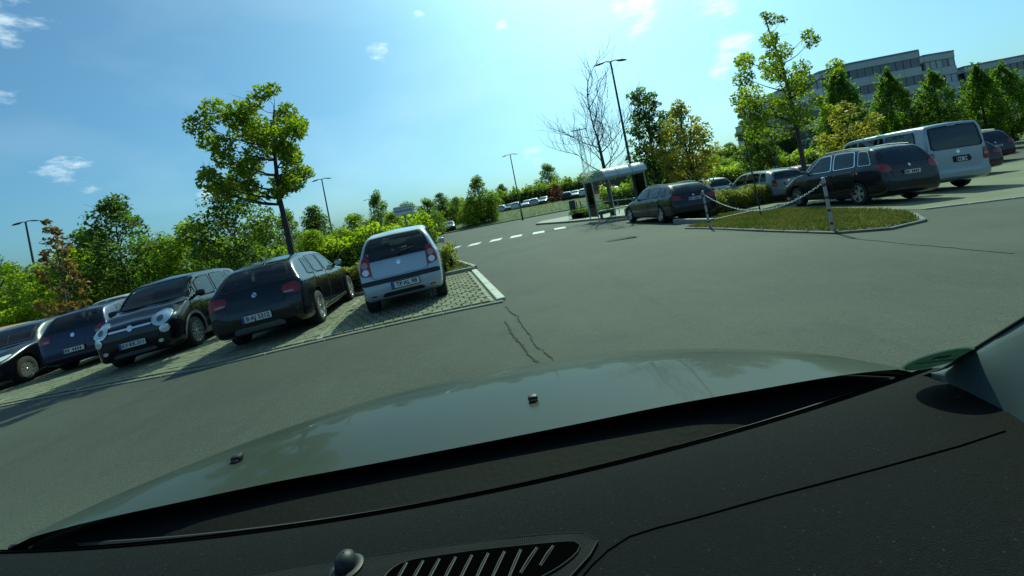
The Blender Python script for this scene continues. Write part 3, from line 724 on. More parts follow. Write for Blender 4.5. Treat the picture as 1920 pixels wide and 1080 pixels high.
def small_car():
    c = Car('hatchback', 'small pale silver hatchback with tail turned to the lane, plate TF AL 98', SPEC['small'], P_SILVER, -2.60, 9.85, R(10), 'cars parked nose to the hedge')
    c.window([(-.665, .965), (.665, .965), (.63, 1.10), (.535, 1.375), (0, 1.385), (-.535, 1.375), (-.63, 1.10)], 'rear', name='rear_window', rnd=2, n=56)
    c.window([(-.60, 1.03), (.60, 1.03), (.52, 1.36), (-.52, 1.36)], 'front', name='windscreen')
    c.side_glass([(1.10, 1.60, 1.98, 1.98), (2.05, 2.05, 2.55, 2.62), (2.72, 2.68, 2.82, 2.98)])
    c.door(1.02, 2.02); c.door(2.04, 2.80, l1b=2.62)
    for sg in (1, -1):
        m = (lambda P: P if sg > 0 else mir(P))
        t = c.decal('tail_light', m([(.52, .70), (.745, .74), (.715, .90), (.655, 1.075), (.56, 1.06), (.535, .90)]), 'rear', MT['lens_red'], off=.016, n=28)
        for zc, mt in ((.92, 'lens_pink'), (.795, 'lens_clear')):
            pts = [(.632 + .062 * math.cos(a), zc + .058 * math.sin(a)) for a in np.linspace(0, 6.283, 14)[:-1]]
            c.decal('lamp', m(pts), 'rear', MT[mt], off=.022, rnd=0, n=16, rings=2, parent=t)
        c.decal('head_light', m([(.42, .66), (.68, .70), (.72, .82), (.52, .80)]), 'front', MT['lens_clear'], off=.01)
        c.decal('bumper_reflector', m([(.50, .335), (.62, .335), (.62, .36), (.50, .36)]), 'rear', MT['lens_red'], rnd=1, n=12, rings=2)
    c.decal('bumper_strip', [(-.74, .545), (.74, .545), (.74, .63), (-.74, .63)], 'rear', MT['black'], off=.02, rnd=1, n=48)
    tg = c.decal('tailgate', [(-.52, .655), (.52, .655), (.56, .95), (-.56, .95)], 'rear', P_SILVER, off=.009, rnd=1, n=44, rings=6)
    c.decal('shut_line', [(-.53, .65), (.53, .65), (.57, .953), (-.57, .953)], 'rear', MT['black'], off=.0095, rnd=1, n=44, rings=1, inner=.978, sink=0, parent=tg)
    c.decal('lower_lip', [(-.42, .30), (.42, .30), (.36, .37), (-.36, .37)], 'rear', MT['black'], off=.008, rnd=1)
    c.plate('rear', .475, 'TF\u00b7AL 98', x=.06)
    e = badge(c, 'rear', .875, .045, [MT['chrome']])
    p, nn = c.hit((0, .99), 'rear'); b = MB(); b.tube([p + nn * .03, p + nn * .035 + Vector((.10, -.0, .06)), p + nn * .03 + Vector((.34, .05, .08))], [.014, .010, .007], 6); mk('rear_wiper', b, MT['black'], c.root)
    c.mirrors(1.16, .98); c.finish(scale=(.99, 1, 1.045))
small_car()
# ---- black hatchback, tail towards the lane
SPEC['hatch'] = dict(L=4.32, W=1.765, H=1.42, lc=1.28, zh=.96, zn=.72, lw=2.0, lr=3.72, zr=1.335, lt=4.16, zt=.99, zbump=.64, zb1=.92, zb2=.97, af=.74, ar=3.43, r=.315, roofw=.70, tailw=.80)
def black_hatch():
    c = Car('hatchback', 'black hatchback with round emblem on its tailgate, plate B AJ 5312', SPEC['hatch'], P_BLACK, -5.2, 9.85, R(9), 'cars parked nose to the hedge', rim='alloy', glass='glass')
    c.window([(-.68, .985), (.68, .985), (.54, 1.305), (-.54, 1.305)], 'rear', name='rear_window')
    c.window([(-.70, .99), (.70, .99), (.58, 1.33), (-.58, 1.33)], 'front', name='windscreen')
    c.side_glass([(1.62, 2.14, 2.52, 2.54), (2.60, 2.60, 3.15, 3.22), (3.30, 3.26, 3.46, 3.66)])
    c.door(1.45, 2.57); c.door(2.59, 3.42, l1b=3.12)
    for sg in (1, -1):
        m = (lambda P: P if sg > 0 else mir(P))
        t = c.decal('tail_light', m([(.50, .80), (.60, .76), (.80, .74), (.835, .82), (.80, .92), (.66, .93), (.50, .90)]), 'rear', MT['lens_red'], off=.014, n=30)
        c.decal('reversing_lamp', m([(.52, .775), (.72, .77), (.72, .80), (.52, .805)]), 'rear', MT['lens_pink'], off=.02, n=16, rings=2, parent=t)
        c.decal('head_light', m([(.42, .60), (.78, .62), (.80, .74), (.45, .70)]), 'front', MT['lens_clear'], off=.01)
    tg = c.decal('tailgate', [(-.50, .66), (.50, .66), (.60, .96), (-.60, .96)], 'rear', P_BLACK, off=.008, rnd=1, n=44, rings=6)
    c.decal('shut_line', [(-.51, .65), (.51, .65), (.61, .965), (-.61, .965)], 'rear', MT['black'], off=.0085, rnd=1, n=44, rings=1, inner=.985, sink=0, parent=tg)
    c.decal('bumper', [(-.80, .36), (.80, .36), (.80, .625), (-.80, .625)], 'rear', P_BLACK, off=.012, rnd=1, n=48)
    c.decal('diffuser', [(-.48, .28), (.48, .28), (.42, .37), (-.42, .37)], 'rear', MT['trim'], off=.018, rnd=1)
    c.plate('rear', .50, 'B\u00b7AJ 5312')
    badge(c, 'rear', .86, .045, [MT['chrome'], MT['white'], MT['emblem_blue']])
    b = MB(); b.rbox((0, -c.L / 2 + .78, 1.43), (.045, .16, .06), .018, 2); mk('roof_aerial', sm(b, 'roof_aerial'), P_BLACK, c.root)
    c.decal('side_sill', [(1.15, .24), (3.05, .24), (3.05, .30), (1.15, .30)], 'side', MT['black'], side=1, off=.008, rnd=1)
    c.mirrors(1.66, .98); c.finish(scale=(.955, 1, 1.08))
black_hatch()
# ---- tall black people carrier, nose towards the lane
SPEC['tall'] = dict(L=4.15, W=1.78, H=1.66, lc=.80, zh=1.12, zn=.93, lw=1.55, lr=3.72, zr=1.585, lt=4.03, zt=1.06, zbump=.66, zb1=1.04, zb2=1.09, af=.80, ar=3.41, r=.33, roofw=.77, tailw=.84, hoodw=.78)
def tall_car():
    c = Car('people_carrier', 'tall black people carrier with round headlights and chrome bar, nose to the lane', SPEC['tall'], P_BLACK, -8.75, 11.0, math.pi + R(12), 'cars parked nose to the hedge', rim='y')
    c.window([(-.76, 1.14), (.76, 1.14), (.64, 1.575), (-.64, 1.575)], 'front', name='windscreen')
    c.window([(-.62, 1.09), (.62, 1.09), (.55, 1.50), (-.55, 1.50)], 'rear', name='rear_window')
    c.side_glass([(.86, 1.16, 1.22, 1.22), (1.30, 1.36, 2.12, 2.12), (2.20, 2.20, 2.95, 3.0), (3.10, 3.08, 3.45, 3.6)], up=.115, frame=MT['black'])
    c.door(1.22, 2.16, hm=MT['chrome']); c.door(2.18, 3.06, l1b=2.9, hm=MT['chrome'])
    for sg in (1, -1):
        m = (lambda P: P if sg > 0 else mir(P))
        el = lambda x, z, rx, rz, n=18, tl=0.0: [(x + rx * math.cos(a) - tl * math.sin(a), z + rz * math.sin(a) + tl * math.cos(a)) for a in np.linspace(0, 6.283, n)[:-1]]
        h = c.decal('head_light', m(el(.60, .83, .155, .125, tl=.03)), 'front', MT['lens_clear'], off=.022, rnd=0, n=28)
        c.decal('head_light_ring', m(el(.60, .83, .165, .135, tl=.03)), 'front', MT['chrome'], off=.026, rnd=0, n=28, inner=.90, rings=2, parent=h)
        c.decal('projector', m(el(.59, .82, .06, .055)), 'front', MT['alloy_dark'], off=.027, rnd=0, n=16, rings=2, parent=h)
        f = c.decal('fog_light', m(el(.66, .62, .085, .075)), 'front', MT['lens_clear'], off=.02, rnd=0, n=22)
        c.decal('fog_light_ring', m(el(.66, .62, .092, .082)), 'front', MT['chrome'], off=.023, rnd=0, n=22, inner=.88, rings=2, parent=f)
        c.decal('lower_fog_lamp', m(el(.55, .40, .05, .035)), 'front', MT['lens_clear'], off=.02, rnd=0, n=16, rings=2)
        c.decal('tail_light', m([(.62, .80), (.80, .80), (.80, 1.05), (.66, 1.05)]), 'rear', MT['lens_red'], off=.012)
    c.decal('chrome_bar', [(-.44, .765), (.44, .765), (.44, .80), (-.44, .80)], 'front', MT['chrome'], off=.02, rnd=1, n=40, rings=2)
    badge(c, 'front', .785, .06, [MT['chrome']])
    c.decal('lower_grille', [(-.52, .50), (.52, .50), (.58, .62), (-.58, .62)], 'front', MT['black'], off=.008, rnd=1, n=40)
    c.decal('skid_plate', [(-.45, .27), (.45, .27), (.40, .33), (-.40, .33)], 'front', MT['trim'], off=.02, rnd=1)
    c.plate('front', .475, 'KV\u00b7KK 511', x=0)
    for sd in (1, -1):
        c.decal('side_rub_strip', [(1.25, .46), (3.02, .46), (3.02, .54), (1.25, .54)], 'side', MT['chrome'], side=sd, off=.014, rnd=1, n=40, rings=2)
        c.decal('sill_trim', [(1.22, .21), (3.0, .21), (3.0, .32), (1.22, .32)], 'side', MT['trim'], side=sd, off=.014, rnd=1, n=40, rings=2)
        for la in (.80, 3.41):
            arc = [(la + (.40) * math.cos(a), .34 + .40 * math.sin(a)) for a in np.linspace(.15, math.pi - .15, 15)] + [(la + (.33 + .055) * math.cos(a), .34 + .385 * math.sin(a)) for a in np.linspace(math.pi - .15, .15, 15)]
            mb = MB(); Q = [[], []]
            for a in np.linspace(.0, math.pi, 19):
                for k, rr in enumerate((.388, .455)):
                    hq, nn = c.hit((la + rr * math.cos(a), .34 + rr * math.sin(a)), 'side', sd); Q[k].append(hq + nn * .012 + Vector((sd * .004, 0, 0)))
            # inner edge keeps the outer edge's x so the flare spans the opening cleanly
            Q[0] = [Vector((q1.x, q0.y, q0.z)) if abs(q0.x) < abs(q1.x) - .03 else q0 for q0, q1 in zip(Q[0], Q[1])]
            mb.grid(Q); mk('wheel_arch_trim', mb.mesh('wheel_arch_trim', 60), MT['trim'], c.root)
    c.mirrors(1.14, 1.10, MT['black'], .20)
    b = MB(); b.tube([(0, -c.L / 2 + .55, 1.62), (0, -c.L / 2 + .30, 1.80)], [.006, .003], 5); mk('roof_aerial', b, MT['black'], c.root)
    c.finish(scale=(.93, 1, 1.06))
tall_car()
# ---- dark blue hatchback, tail to the lane, beyond the people carrier
SPEC['blue'] = dict(L=4.25, W=1.75, H=1.49, lc=1.15, zh=.98, zn=.76, lw=1.85, lr=3.75, zr=1.41, lt=4.14, zt=1.0, zbump=.64, zb1=.93, zb2=1.0, af=.82, ar=3.44, r=.315, roofw=.72, tailw=.82)
def blue_car():
    c = Car('hatchback', 'dark blue hatchback between a black car and the tall people carrier', SPEC['blue'], P_NAVY, -12.5, 13.3, R(14), 'cars parked nose to the hedge', rim='alloy')
    c.window([(-.67, 1.0), (.67, 1.0), (.55, 1.375), (-.55, 1.375)], 'rear', name='rear_window')
    c.window([(-.66, 1.03), (.66, 1.03), (.55, 1.37), (-.55, 1.37)], 'front', name='windscreen')
    c.side_glass([(1.48, 2.0, 2.42, 2.44), (2.50, 2.50, 3.08, 3.16), (3.24, 3.2, 3.40, 3.58)])
    c.door(1.35, 2.47); c.door(2.49, 3.30, l1b=3.1)
    for sg in (1, -1):
        m = (lambda P: P if sg > 0 else mir(P))
        t = c.decal('tail_light', m([(.52, .80), (.80, .79), (.835, .88), (.78, .99), (.64, .98), (.53, .90)]), 'rear', MT['lens_red'], off=.014)
        c.decal('reversing_lamp', m([(.55, .81), (.70, .81), (.70, .86), (.55, .86)]), 'rear', MT['lens_pink'], off=.02, n=14, rings=2, parent=t)
        c.decal('head_light', m([(.42, .62), (.76, .64), (.78, .78), (.50, .74)]), 'front', MT['lens_clear'], off=.01)
    c.decal('tailgate', [(-.50, .66), (.50, .66), (.60, .98), (-.60, .98)], 'rear', P_NAVY, off=.008, rnd=1, n=44, rings=6)
    c.plate('rear', .53, '', bars=True); badge(c, 'rear', .88, .05, [MT['chrome']])
    c.mirrors(1.52, .99); c.finish(scale=(.92, 1, 1.07))
blue_car()
# ---- black estate at the edge of the row, nose to the lane
SPEC['nose'] = dict(L=4.5, W=1.80, H=1.46, lc=1.28, zh=.98, zn=.76, lw=2.0, lr=3.95, zr=1.38, lt=4.38, zt=1.0, zbump=.64, zb1=.94, zb2=1.0, af=.86, ar=3.55, r=.325, roofw=.72, tailw=.82)
def nose_car():
    c = Car('hatchback', 'black car facing the lane with slanted headlights, beside the dark blue hatchback', SPEC['nose'], P_BLACK, -14.55, 12.5, math.pi + R(14), 'cars parked nose to the hedge', rim='multi')
    c.window([(-.71, 1.01), (.71, 1.01), (.59, 1.37), (-.59, 1.37)], 'front', name='windscreen')
    c.window([(-.62, 1.04), (.62, 1.04), (.53, 1.32), (-.53, 1.32)], 'rear', name='rear_window')
    c.side_glass([(1.64, 2.14, 2.52, 2.54), (2.60, 2.60, 3.25, 3.34), (3.42, 3.38, 3.65, 3.85)])
    c.door(1.5, 2.57); c.door(2.59, 3.45, l1b=3.2)
    for sg in (1, -1):
        m = (lambda P: P if sg > 0 else mir(P))
        h = c.decal('head_light', m([(.40, .60), (.62, .60), (.82, .70), (.83, .80), (.66, .76), (.44, .68)]), 'front', MT['lens_clear'], off=.012)
        c.decal('projector', m([(.52, .63), (.60, .63), (.62, .70), (.54, .69)]), 'front', MT['alloy_dark'], off=.02, n=14, rings=2, parent=h)
        c.decal('fog_light', m([(.58, .34), (.74, .36), (.74, .42), (.58, .40)]), 'front', MT['black'], off=.01, n=16, rings=2)
    c.decal('grille', [(-.34, .53), (.34, .53), (.38, .66), (-.38, .66)], 'front', MT['black'], off=.01, rnd=1)
    c.decal('lower_grille', [(-.5, .33), (.5, .33), (.5, .44), (-.5, .44)], 'front', MT['black'], off=.01, rnd=1)
    c.plate('front', .485, '', bars=True); badge(c, 'front', .70, .045, [MT['chrome']])
    c.mirrors(1.68, 1.0); c.finish(scale=(.93, 1, 1.07))
nose_car()
# ---- estates and others on the far side of the lane
SPEC['estate'] = dict(L=4.72, W=1.82, H=1.46, lc=1.38, zh=.97, zn=.72, lw=2.15, lr=4.12, zr=1.375, lt=4.58, zt=1.0, zbump=.66, zb1=.93, zb2=.98, af=.88, ar=3.69, r=.325, roofw=.70, tailw=.80)
def estate(name, label, spec, pm, x, y, hd, group, rim='alloy', glass='glass', tail=0, rails=True, frame=None, bars=True, scale=None):
    c = Car(name, label, spec, pm, x, y, hd, group, rim=rim, glass=glass); S = c.S; H, w, lr = S['H'], S['W'] / 2, S['lr']
    zt = S['zt']
    c.window([(-.71 * w / .9, zt), (.71 * w / .9, zt), (.585 * w / .9, S['zr'] - .035), (-.585 * w / .9, S['zr'] - .035)], 'rear', name='rear_window')
    c.window([(-.69 * w / .9, S['zh'] + .05), (.69 * w / .9, S['zh'] + .05), (.59 * w / .9, H - .085), (-.59 * w / .9, H - .085)], 'front', name='windscreen')
    a = S['lc'] + .34; b = S['lw'] + .12; m1 = (S['lw'] + lr) / 2 - .42; m2 = m1 + .98
    c.side_glass([(a, b, m1, m1 + .02), (m1 + .09, m1 + .09, m2 - .06, m2 + .02), (m2 + .12, m2 + .06, lr - .12, lr + .08)], frame=frame or MT['black'])
    c.door(S['lc'] + .22, m1 + .05); c.door(m1 + .07, m2 + .06, l1b=m2 - .12)
    for sg in (1, -1):
        m = (lambda P: P if sg > 0 else mir(P))
        if tail == 0: P = [(.50, .80), (.84, .78), (.86, .90), (.80, .97), (.52, .93)]
        elif tail == 1: P = [(.62, .70), (.84, .72), (.84, .98), (.76, 1.02), (.64, 1.0)]
        else: P = [(.58, .82), (.86, .80), (.88, .98), (.80, 1.06), (.60, .98)]
        t = c.decal('tail_light', m([(x * w / .91, z * zt) for x, z in P]), 'rear', MT['lens_red'], off=.014)
        if tail == 1: c.decal('indicator', m([(.66, .76), (.80, .77), (.80, .83), (.66, .83)]), 'rear', MT['lens_amber'], off=.021, n=14, rings=2, parent=t)
        c.decal('head_light', m([(.42, .58), (.80, .62), (.82, .74), (.48, .70)]), 'front', MT['lens_clear'], off=.012)
        if rails:
            pts = []
            for l in np.linspace(S['lw'] + .25, lr - .15, 12):
                pts.append(Vector((sg * float(S['rw'](l)) * .93, c.L / 2 - l, float(S['top'](l)) + .012)))
            mb = MB(); mb.tube(pts, .017, 6); mk('roof_rail', sm(mb, 'roof_rail'), MT['steel'], c.root)
    c.decal('tailgate', [(-.56, .68), (.56, .68), (.64, zt - .02), (-.64, zt - .02)], 'rear', pm, off=.008, rnd=1, n=44, rings=6)
    c.decal('bumper', [(-.80, .36), (.80, .36), (.80, .63), (-.80, .63)], 'rear', pm, off=.012, rnd=1, n=44)
    c.plate('rear', .80, '', bars=True); badge(c, 'rear', .93 * zt, .04, [MT['chrome']])
    c.mirrors(S['lc'] + .40, S['zb1'] + .06); return c.finish(scale=scale)
G_R = 'cars parked beyond the grass island'
estate('estate_car', 'black estate car with roof rails behind the trimmed hedge end', SPEC['estate'], P_DARKGREY, 6.2, 17.75, R(8), G_R)
estate('estate_car', 'silver estate car with red and amber tail lights behind the low hedge', {**SPEC['estate'], 'L': 4.6, 'H': 1.50, 'zr': 1.42}, P_GREY, 12.3, 21.6, R(6), G_R, tail=1)
SPEC['wagon'] = dict(L=4.6, W=1.84, H=1.62, lc=1.10, zh=1.08, zn=.82, lw=1.95, lr=4.10, zr=1.53, lt=4.47, zt=1.06, zbump=.68, zb1=1.02, zb2=1.08, af=.90, ar=3.62, r=.33, roofw=.76, tailw=.86)
estate('estate_car', 'long black people mover with chrome window line beside the grass island', SPEC['wagon'], P_BROWNBLACK, 11.0, 14.0, R(2), G_R, rim='alloy', glass='glass_dark', frame=MT['chrome'], tail=2, scale=(.93, .94, 1.05))
estate('estate_car', 'maroon car mostly hidden behind the silver van', {**SPEC['estate'], 'H': 1.5, 'zr': 1.42}, P_MAROON, 18.9, 19.4, R(-2), G_R, glass='glass_dark')
estate('sport_utility', 'dark sport utility with roof rails beside the maroon car', {**SPEC['wagon'], 'H': 1.7, 'zr': 1.6}, P_MAROON, 24.8, 23.8, R(-4), G_R, glass='glass_dark', tail=2)
estate('hatchback', 'red car with only its roof showing behind the black people mover', {**SPEC['hatch'], 'H': 1.52, 'zr': 1.44}, P_RED, 17.0, 26.0, R(0), G_R, rails=False)
estate('hatchback', 'white car parked between the black and the silver estate cars', {**SPEC['hatch'], 'H': 1.55, 'zr': 1.47}, P_WHITE, 12.9, 28.6, R(4), G_R, rails=False)
G_B = 'cars in the row behind the hedge'
estate('hatchback', 'white car roof showing left of the tall black people carrier', {**SPEC['hatch'], 'H': 1.5, 'zr': 1.42}, P_WHITE, -18.3, 19.0, R(100), G_B, rails=False, scale=(1, 1, 1.2))
estate('hatchback', 'red car showing as a sliver right of the tall people carrier', {**SPEC['hatch'], 'H': 1.46, 'zr': 1.38}, P_RED, -13.9, 20.2, R(186), G_B, rails=False)
estate('estate_car', 'pale car roof showing over the black hatchback', {**SPEC['estate'], 'H': 1.50, 'zr': 1.41}, P_SILVER, -11.4, 18.6, R(186), G_B)
estate('hatchback', 'yellow car at the very edge beside the black car', {**SPEC['hatch'], 'H': 1.46, 'zr': 1.38}, P_YELLOW, -17.9, 15.2, R(14), 'cars parked nose to the hedge', rails=False, scale=(1, 1, 1.1))
# ---- silver van
SPEC['van'] = dict(L=4.9, W=1.92, H=1.97, lc=.62, zh=1.22, zn=1.02, lw=1.28, lr=4.70, zr=1.92, lt=4.85, zt=1.16, zbump=.60, zb1=1.16, zb2=1.18, af=.90, ar=3.90, r=.34, roofw=.86, tailw=.93, hoodw=.85, clear=.22)
def van():
    P_VAN = paint('van_silver', (0.34, 0.40, 0.43), .45, .33)
    c = Car('van', 'tall silver passenger van with dark side windows, tail to the lane', SPEC['van'], P_VAN, 14.15, 15.75, R(-4), G_R, cat='van', rim='alloy', glass='glass_dark')
    c.window([(-.80, 1.18), (.80, 1.18), (.75, 1.84), (-.75, 1.84)], 'rear', name='rear_window')
    c.window([(-.80, 1.28), (.80, 1.28), (.70, 1.80), (-.70, 1.80)], 'front', name='windscreen')
    c.side_glass([(.92, 1.34, 1.90, 1.90), (2.0, 2.0, 3.18, 3.18), (3.24, 3.24, 4.40, 4.46)], up=.15, lo=.02)
    c.door(.85, 1.94); c.door(1.96, 3.18)
    for sg in (1, -1):
        m = (lambda P: P if sg > 0 else mir(P))
        t = c.decal('tail_light', m([(.72, .78), (.90, .78), (.89, 1.12), (.76, 1.12)]), 'rear', MT['lens_red'], off=.016)
        c.decal('reversing_lamp', m([(.75, .90), (.86, .90), (.86, .99), (.76, .99)]), 'rear', MT['lens_pink'], off=.023, n=16, rings=2, parent=t)
        c.decal('head_light', m([(.50, .75), (.82, .78), (.84, .95), (.55, .92)]), 'front', MT['lens_clear'], off=.012)
        c.decal('side_groove', [(1.0, 1.075), (4.5, 1.075), (4.5, 1.095), (1.0, 1.095)], 'side', MT['black'], side=sg, off=.002, rnd=0, n=48, rings=1, inner=.2)
    c.decal('tailgate', [(-.70, .62), (.70, .62), (.74, 1.17), (-.74, 1.17)], 'rear', P_VAN, off=.008, rnd=1, n=44, rings=6)
    c.decal('bumper', [(-.86, .38), (.86, .38), (.86, .58), (-.86, .58)], 'rear', P_VAN, off=.035, rnd=1, n=44)
    c.decal('plate_recess', [(-.20, .78), (.34, .78), (.34, .96), (-.20, .96)], 'rear', MT['black'], off=.012, rnd=1)
    c.plate('rear', .86, '', x=.06, w=.34, bars=True); badge(c, 'rear', 1.07, .06, [MT['chrome']])
    c.mirrors(.98, 1.24, MT['black'], .2); c.finish(scale=(.97, 1, 1.10))
van()
# ---- small far cars
def far_car(label, pm, x, y, hd, group, proto=[None]):
    if proto[0] is None:
        c = Car('far_parked_car', label, SPEC['hatch'], pm, x, y, hd, group, inside=False, glass='glass_dark')
        dk = pmat('far_car_window', (0.02, 0.025, 0.03), 0.08, coat=1.0)
        for P, v, n in (([(-.63, 1.0), (.63, 1.0), (.50, 1.27), (-.50, 1.27)], 'rear', 'rear_window'), ([(-.68, 1.0), (.68, 1.0), (.55, 1.31), (-.55, 1.31)], 'front', 'windscreen')):
            c.decal(n, P, v, dk, off=.01, n=20, rings=3)
        T, B = c.S['top'], c.S['belt']
        for sd in (1, -1): c.decal('window', [(1.6, .98), (2.15, 1.28), (3.2, 1.26), (3.6, 1.02)], 'side', dk, sd, off=.01, n=24, rings=3)
        for sg in (1, -1):
            m = (lambda P: P if sg > 0 else mir(P))
            c.decal('tail_light', m([(.5, .78), (.83, .76), (.83, .92), (.5, .92)]), 'rear', MT['lens_red'], n=12, rings=2)
            c.decal('head_light', m([(.42, .60), (.78, .62), (.80, .74), (.45, .70)]), 'front', MT['lens_clear'], off=.012, n=14, rings=2)
        proto[0] = c.finish(); return proto[0]
    r = copy_tree(proto[0]); r.location = on(x, y, .02); r.rotation_euler = (0, 0, hd); tag(r, label, 'car', group)
    for ch in r.children:
        if ch.name.startswith('body'): ch.material_slots[0].link = 'OBJECT'; ch.material_slots[0].material = pm
    return r
G_F = 'cars in the far car park under the trees'
def fx(u, y): return pix_dir(u, 385).x * y
FAR = [(942, P_SILVER, 'silver car at the near end of the far row by the big leafy tree'), (957, P_DARKGREY, 'dark car second in the far row'), (970, P_WHITE, 'white car catching the sun in the far row'),
       (990, P_GREY, 'grey car right of the white one in the far row'), (1005, P_SILVER, 'pale silver car in the middle of the far row'), (1022, P_DARKGREY, 'dark car just left of the copper red bush'),
       (1068, P_DARKGREY, 'dark car just right of the copper red bush'), (1083, P_NAVY, 'navy car between the copper bush and the bus shelter'), (1100, P_WHITE, 'white car seen left of the bare tree trunk')]
for i, (u, pm, lab) in enumerate(FAR):
    y = 79 + (i % 3) * .5 - i * .9; far_car(lab, pm, fx(u, y), y, R(165 if i % 2 else -12), G_F)
c = far_car('dark car with headlights coming up the road from the wood', P_DARKGREY, fx(835, 62) , 62.0, math.pi + R(8), None)
if 'group' in c: del c['group']
for u, y, pm, lab in ((1140, 66, P_DARKGREY, 'dark car behind the bare tree trunk'), (1157, 65, P_WHITE, 'white car seen through the bus shelter glass')):
    far_car(lab, pm, fx(u, y), y, R(-12), G_F)
# ================================================================ VEGETATION
LEAF = {
    'maple': leaf_mat('leaf_maple', (0.06, 0.11, 0.010), (0.15, 0.20, 0.018), 0.55),
    'dark': leaf_mat('leaf_dark', (0.028, 0.062, 0.012), (0.07, 0.12, 0.016), 0.48),
    'fresh': leaf_mat('leaf_fresh', (0.075, 0.14, 0.008), (0.17, 0.23, 0.016), 0.55),
    'mid': leaf_mat('leaf_mid', (0.045, 0.09, 0.012), (0.11, 0.165, 0.016), 0.52),
    'yellow': leaf_mat('leaf_yellow', (0.12, 0.15, 0.018), (0.24, 0.21, 0.05), 0.42),
    'rust': leaf_mat('leaf_rust', (0.10, 0.085, 0.02), (0.24, 0.13, 0.035), 0.4, (1.6, 1.5, .9)),
    'copper': leaf_mat('leaf_copper', (0.07, 0.012, 0.014), (0.16, 0.02, 0.018), 0.35, (1.6, 1.3, 1.2)),
    'column': leaf_mat('leaf_column', (0.045, 0.10, 0.012), (0.11, 0.18, 0.018), 0.52),
    'hedge': leaf_mat('leaf_hedge', (0.07, 0.095, 0.016), (0.18, 0.19, 0.035), 0.35),
}
def leaf_cloud(name, ctr, size, mat, tone=None, droop=0.0, flat=0.5):
    """one mesh of leaf-shaped faces: ctr (N,3), size (N,)"""
    N = len(ctr); rng = np.random
    n = rng.normal(size=(N, 3)); n[:, 2] = np.abs(n[:, 2]) * (1 + flat); n /= np.linalg.norm(n, axis=1)[:, None]
    t = rng.normal(size=(N, 3)); t[:, 2] -= droop; t -= n * (t * n).sum(1)[:, None]; t /= np.linalg.norm(t, axis=1)[:, None]
    b = np.cross(n, t); s = size[:, None]
    w = rng.uniform(.55, .8, (N, 1)) * s
    V = np.stack([ctr - t * s, ctr - b * w * .9 + t * s * .05 + n * s * .12, ctr + t * s * 1.1, ctr + b * w * .9 + t * s * .05 + n * s * .12], 1).reshape(-1, 3)
    me = bpy.data.meshes.new(name); me.vertices.add(4 * N); me.vertices.foreach_set('co', V.astype(np.float32).ravel())
    me.loops.add(4 * N); me.loops.foreach_set('vertex_index', np.arange(4 * N, dtype=np.int32))
    me.polygons.add(N); me.polygons.foreach_set('loop_start', np.arange(0, 4 * N, 4, dtype=np.int32)); me.polygons.foreach_set('loop_total', np.full(N, 4, dtype=np.int32))
    at_ = me.attributes.new('tone', 'FLOAT', 'POINT')
    tv = rng.beta(1.6, 1.8, N) if tone is None else np.clip(tone + rng.normal(0, .18, N), 0, 1)
    at_.data.foreach_set('value', np.repeat(tv, 4).astype(np.float32)); me.update(); me.validate(); me.materials.append(mat); return me
def clump_points(centres, radii, per, squash=.8):
    P, T = [], []
    for c, r in zip(centres, radii):
        n = max(28, int(per * (r ** 2)))
        d = np.random.normal(size=(n, 3)); d /= np.linalg.norm(d, axis=1)[:, None]
        q = d * (r * np.random.uniform(.25, 1.0, (n, 1)) ** .55); q[:, 2] *= squash
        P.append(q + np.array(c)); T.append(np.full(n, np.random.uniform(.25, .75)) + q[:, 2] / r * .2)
    return np.concatenate(P), np.concatenate(T)
def limb_tree(seed, h, trunk_h, crown, n_clump, r_clump, per, leaf, trunk_r, lean=(0, 0), leafmat='maple', bark='bark', droop=.6, extra=(), fork=1, keep=None):
    """meshes (trunk with limbs, crown). crown(t) -> radius at relative height t (0..1) of the crown"""
    rs = np.random.RandomState(seed); random.seed(seed); np.random.seed(seed)
    wood = MB(); cent, rad = [], []
    axis = lambda z: Vector((lean[0] * (z / h) ** 1.4 + .05 * math.sin(z * 1.3 + seed), lean[1] * (z / h) ** 1.4 + .05 * math.cos(z * 1.1 + seed), z))
    top = h * .93; zs = np.linspace(0, top, 14)
    wood.tube([axis(z) for z in zs], [trunk_r * (1.35 if i == 0 else 1) * (1 - .93 * (z / top) ** .85) + .006 for i, z in enumerate(zs)], 9)
    for k in range(n_clump):
        t = (k + .5) / n_clump; t = min(max(t + rs.uniform(-.06, .06), 0), 1)
        z = trunk_h + (h - trunk_h) * t; r = crown(t) * math.sqrt(rs.uniform(.12, 1.0)); a = k * 2.39996 + rs.uniform(-.5, .5)
        c = axis(min(z, top)) + Vector((math.cos(a) * r, math.sin(a) * r, 0)); c.z = z
        if keep and not keep(c): continue
        rc = r_clump * rs.uniform(.7, 1.25) * (1.0 - .35 * t)
        cent.append(tuple(c)); rad.append(rc)
        z0 = max(trunk_h * .8, z - .35 * r - rs.uniform(.25, .7) * (h - trunk_h) * .3); p0 = axis(z0); mid = p0.lerp(c, .5) + Vector((rs.uniform(-.1, .1), rs.uniform(-.1, .1), rs.uniform(-.02, .15) * r))
        tr = trunk_r * (1 - .9 * (z0 / top) ** .85) * .5 + .008
        wood.tube([p0, mid, c], [tr, tr * .6, .008], 6, cap=False)
        for q in range(4):
            e = c + Vector(rs.normal(size=3)) * rc * .55; wood.tube([p0.lerp(c, .75), c.lerp(e, .4), e], [.012, .008, .003], 4, cap=False)
    for e in extra: cent.append(e[:3]); rad.append(e[3])
    P, T = clump_points(cent, rad, per)
    sz = leaf * np.random.uniform(.6, 1.3, len(P))
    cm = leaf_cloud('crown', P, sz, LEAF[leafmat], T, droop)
    wm = wood.mesh('trunk', 60); wm.materials.append(MT[bark]); return wm, cm
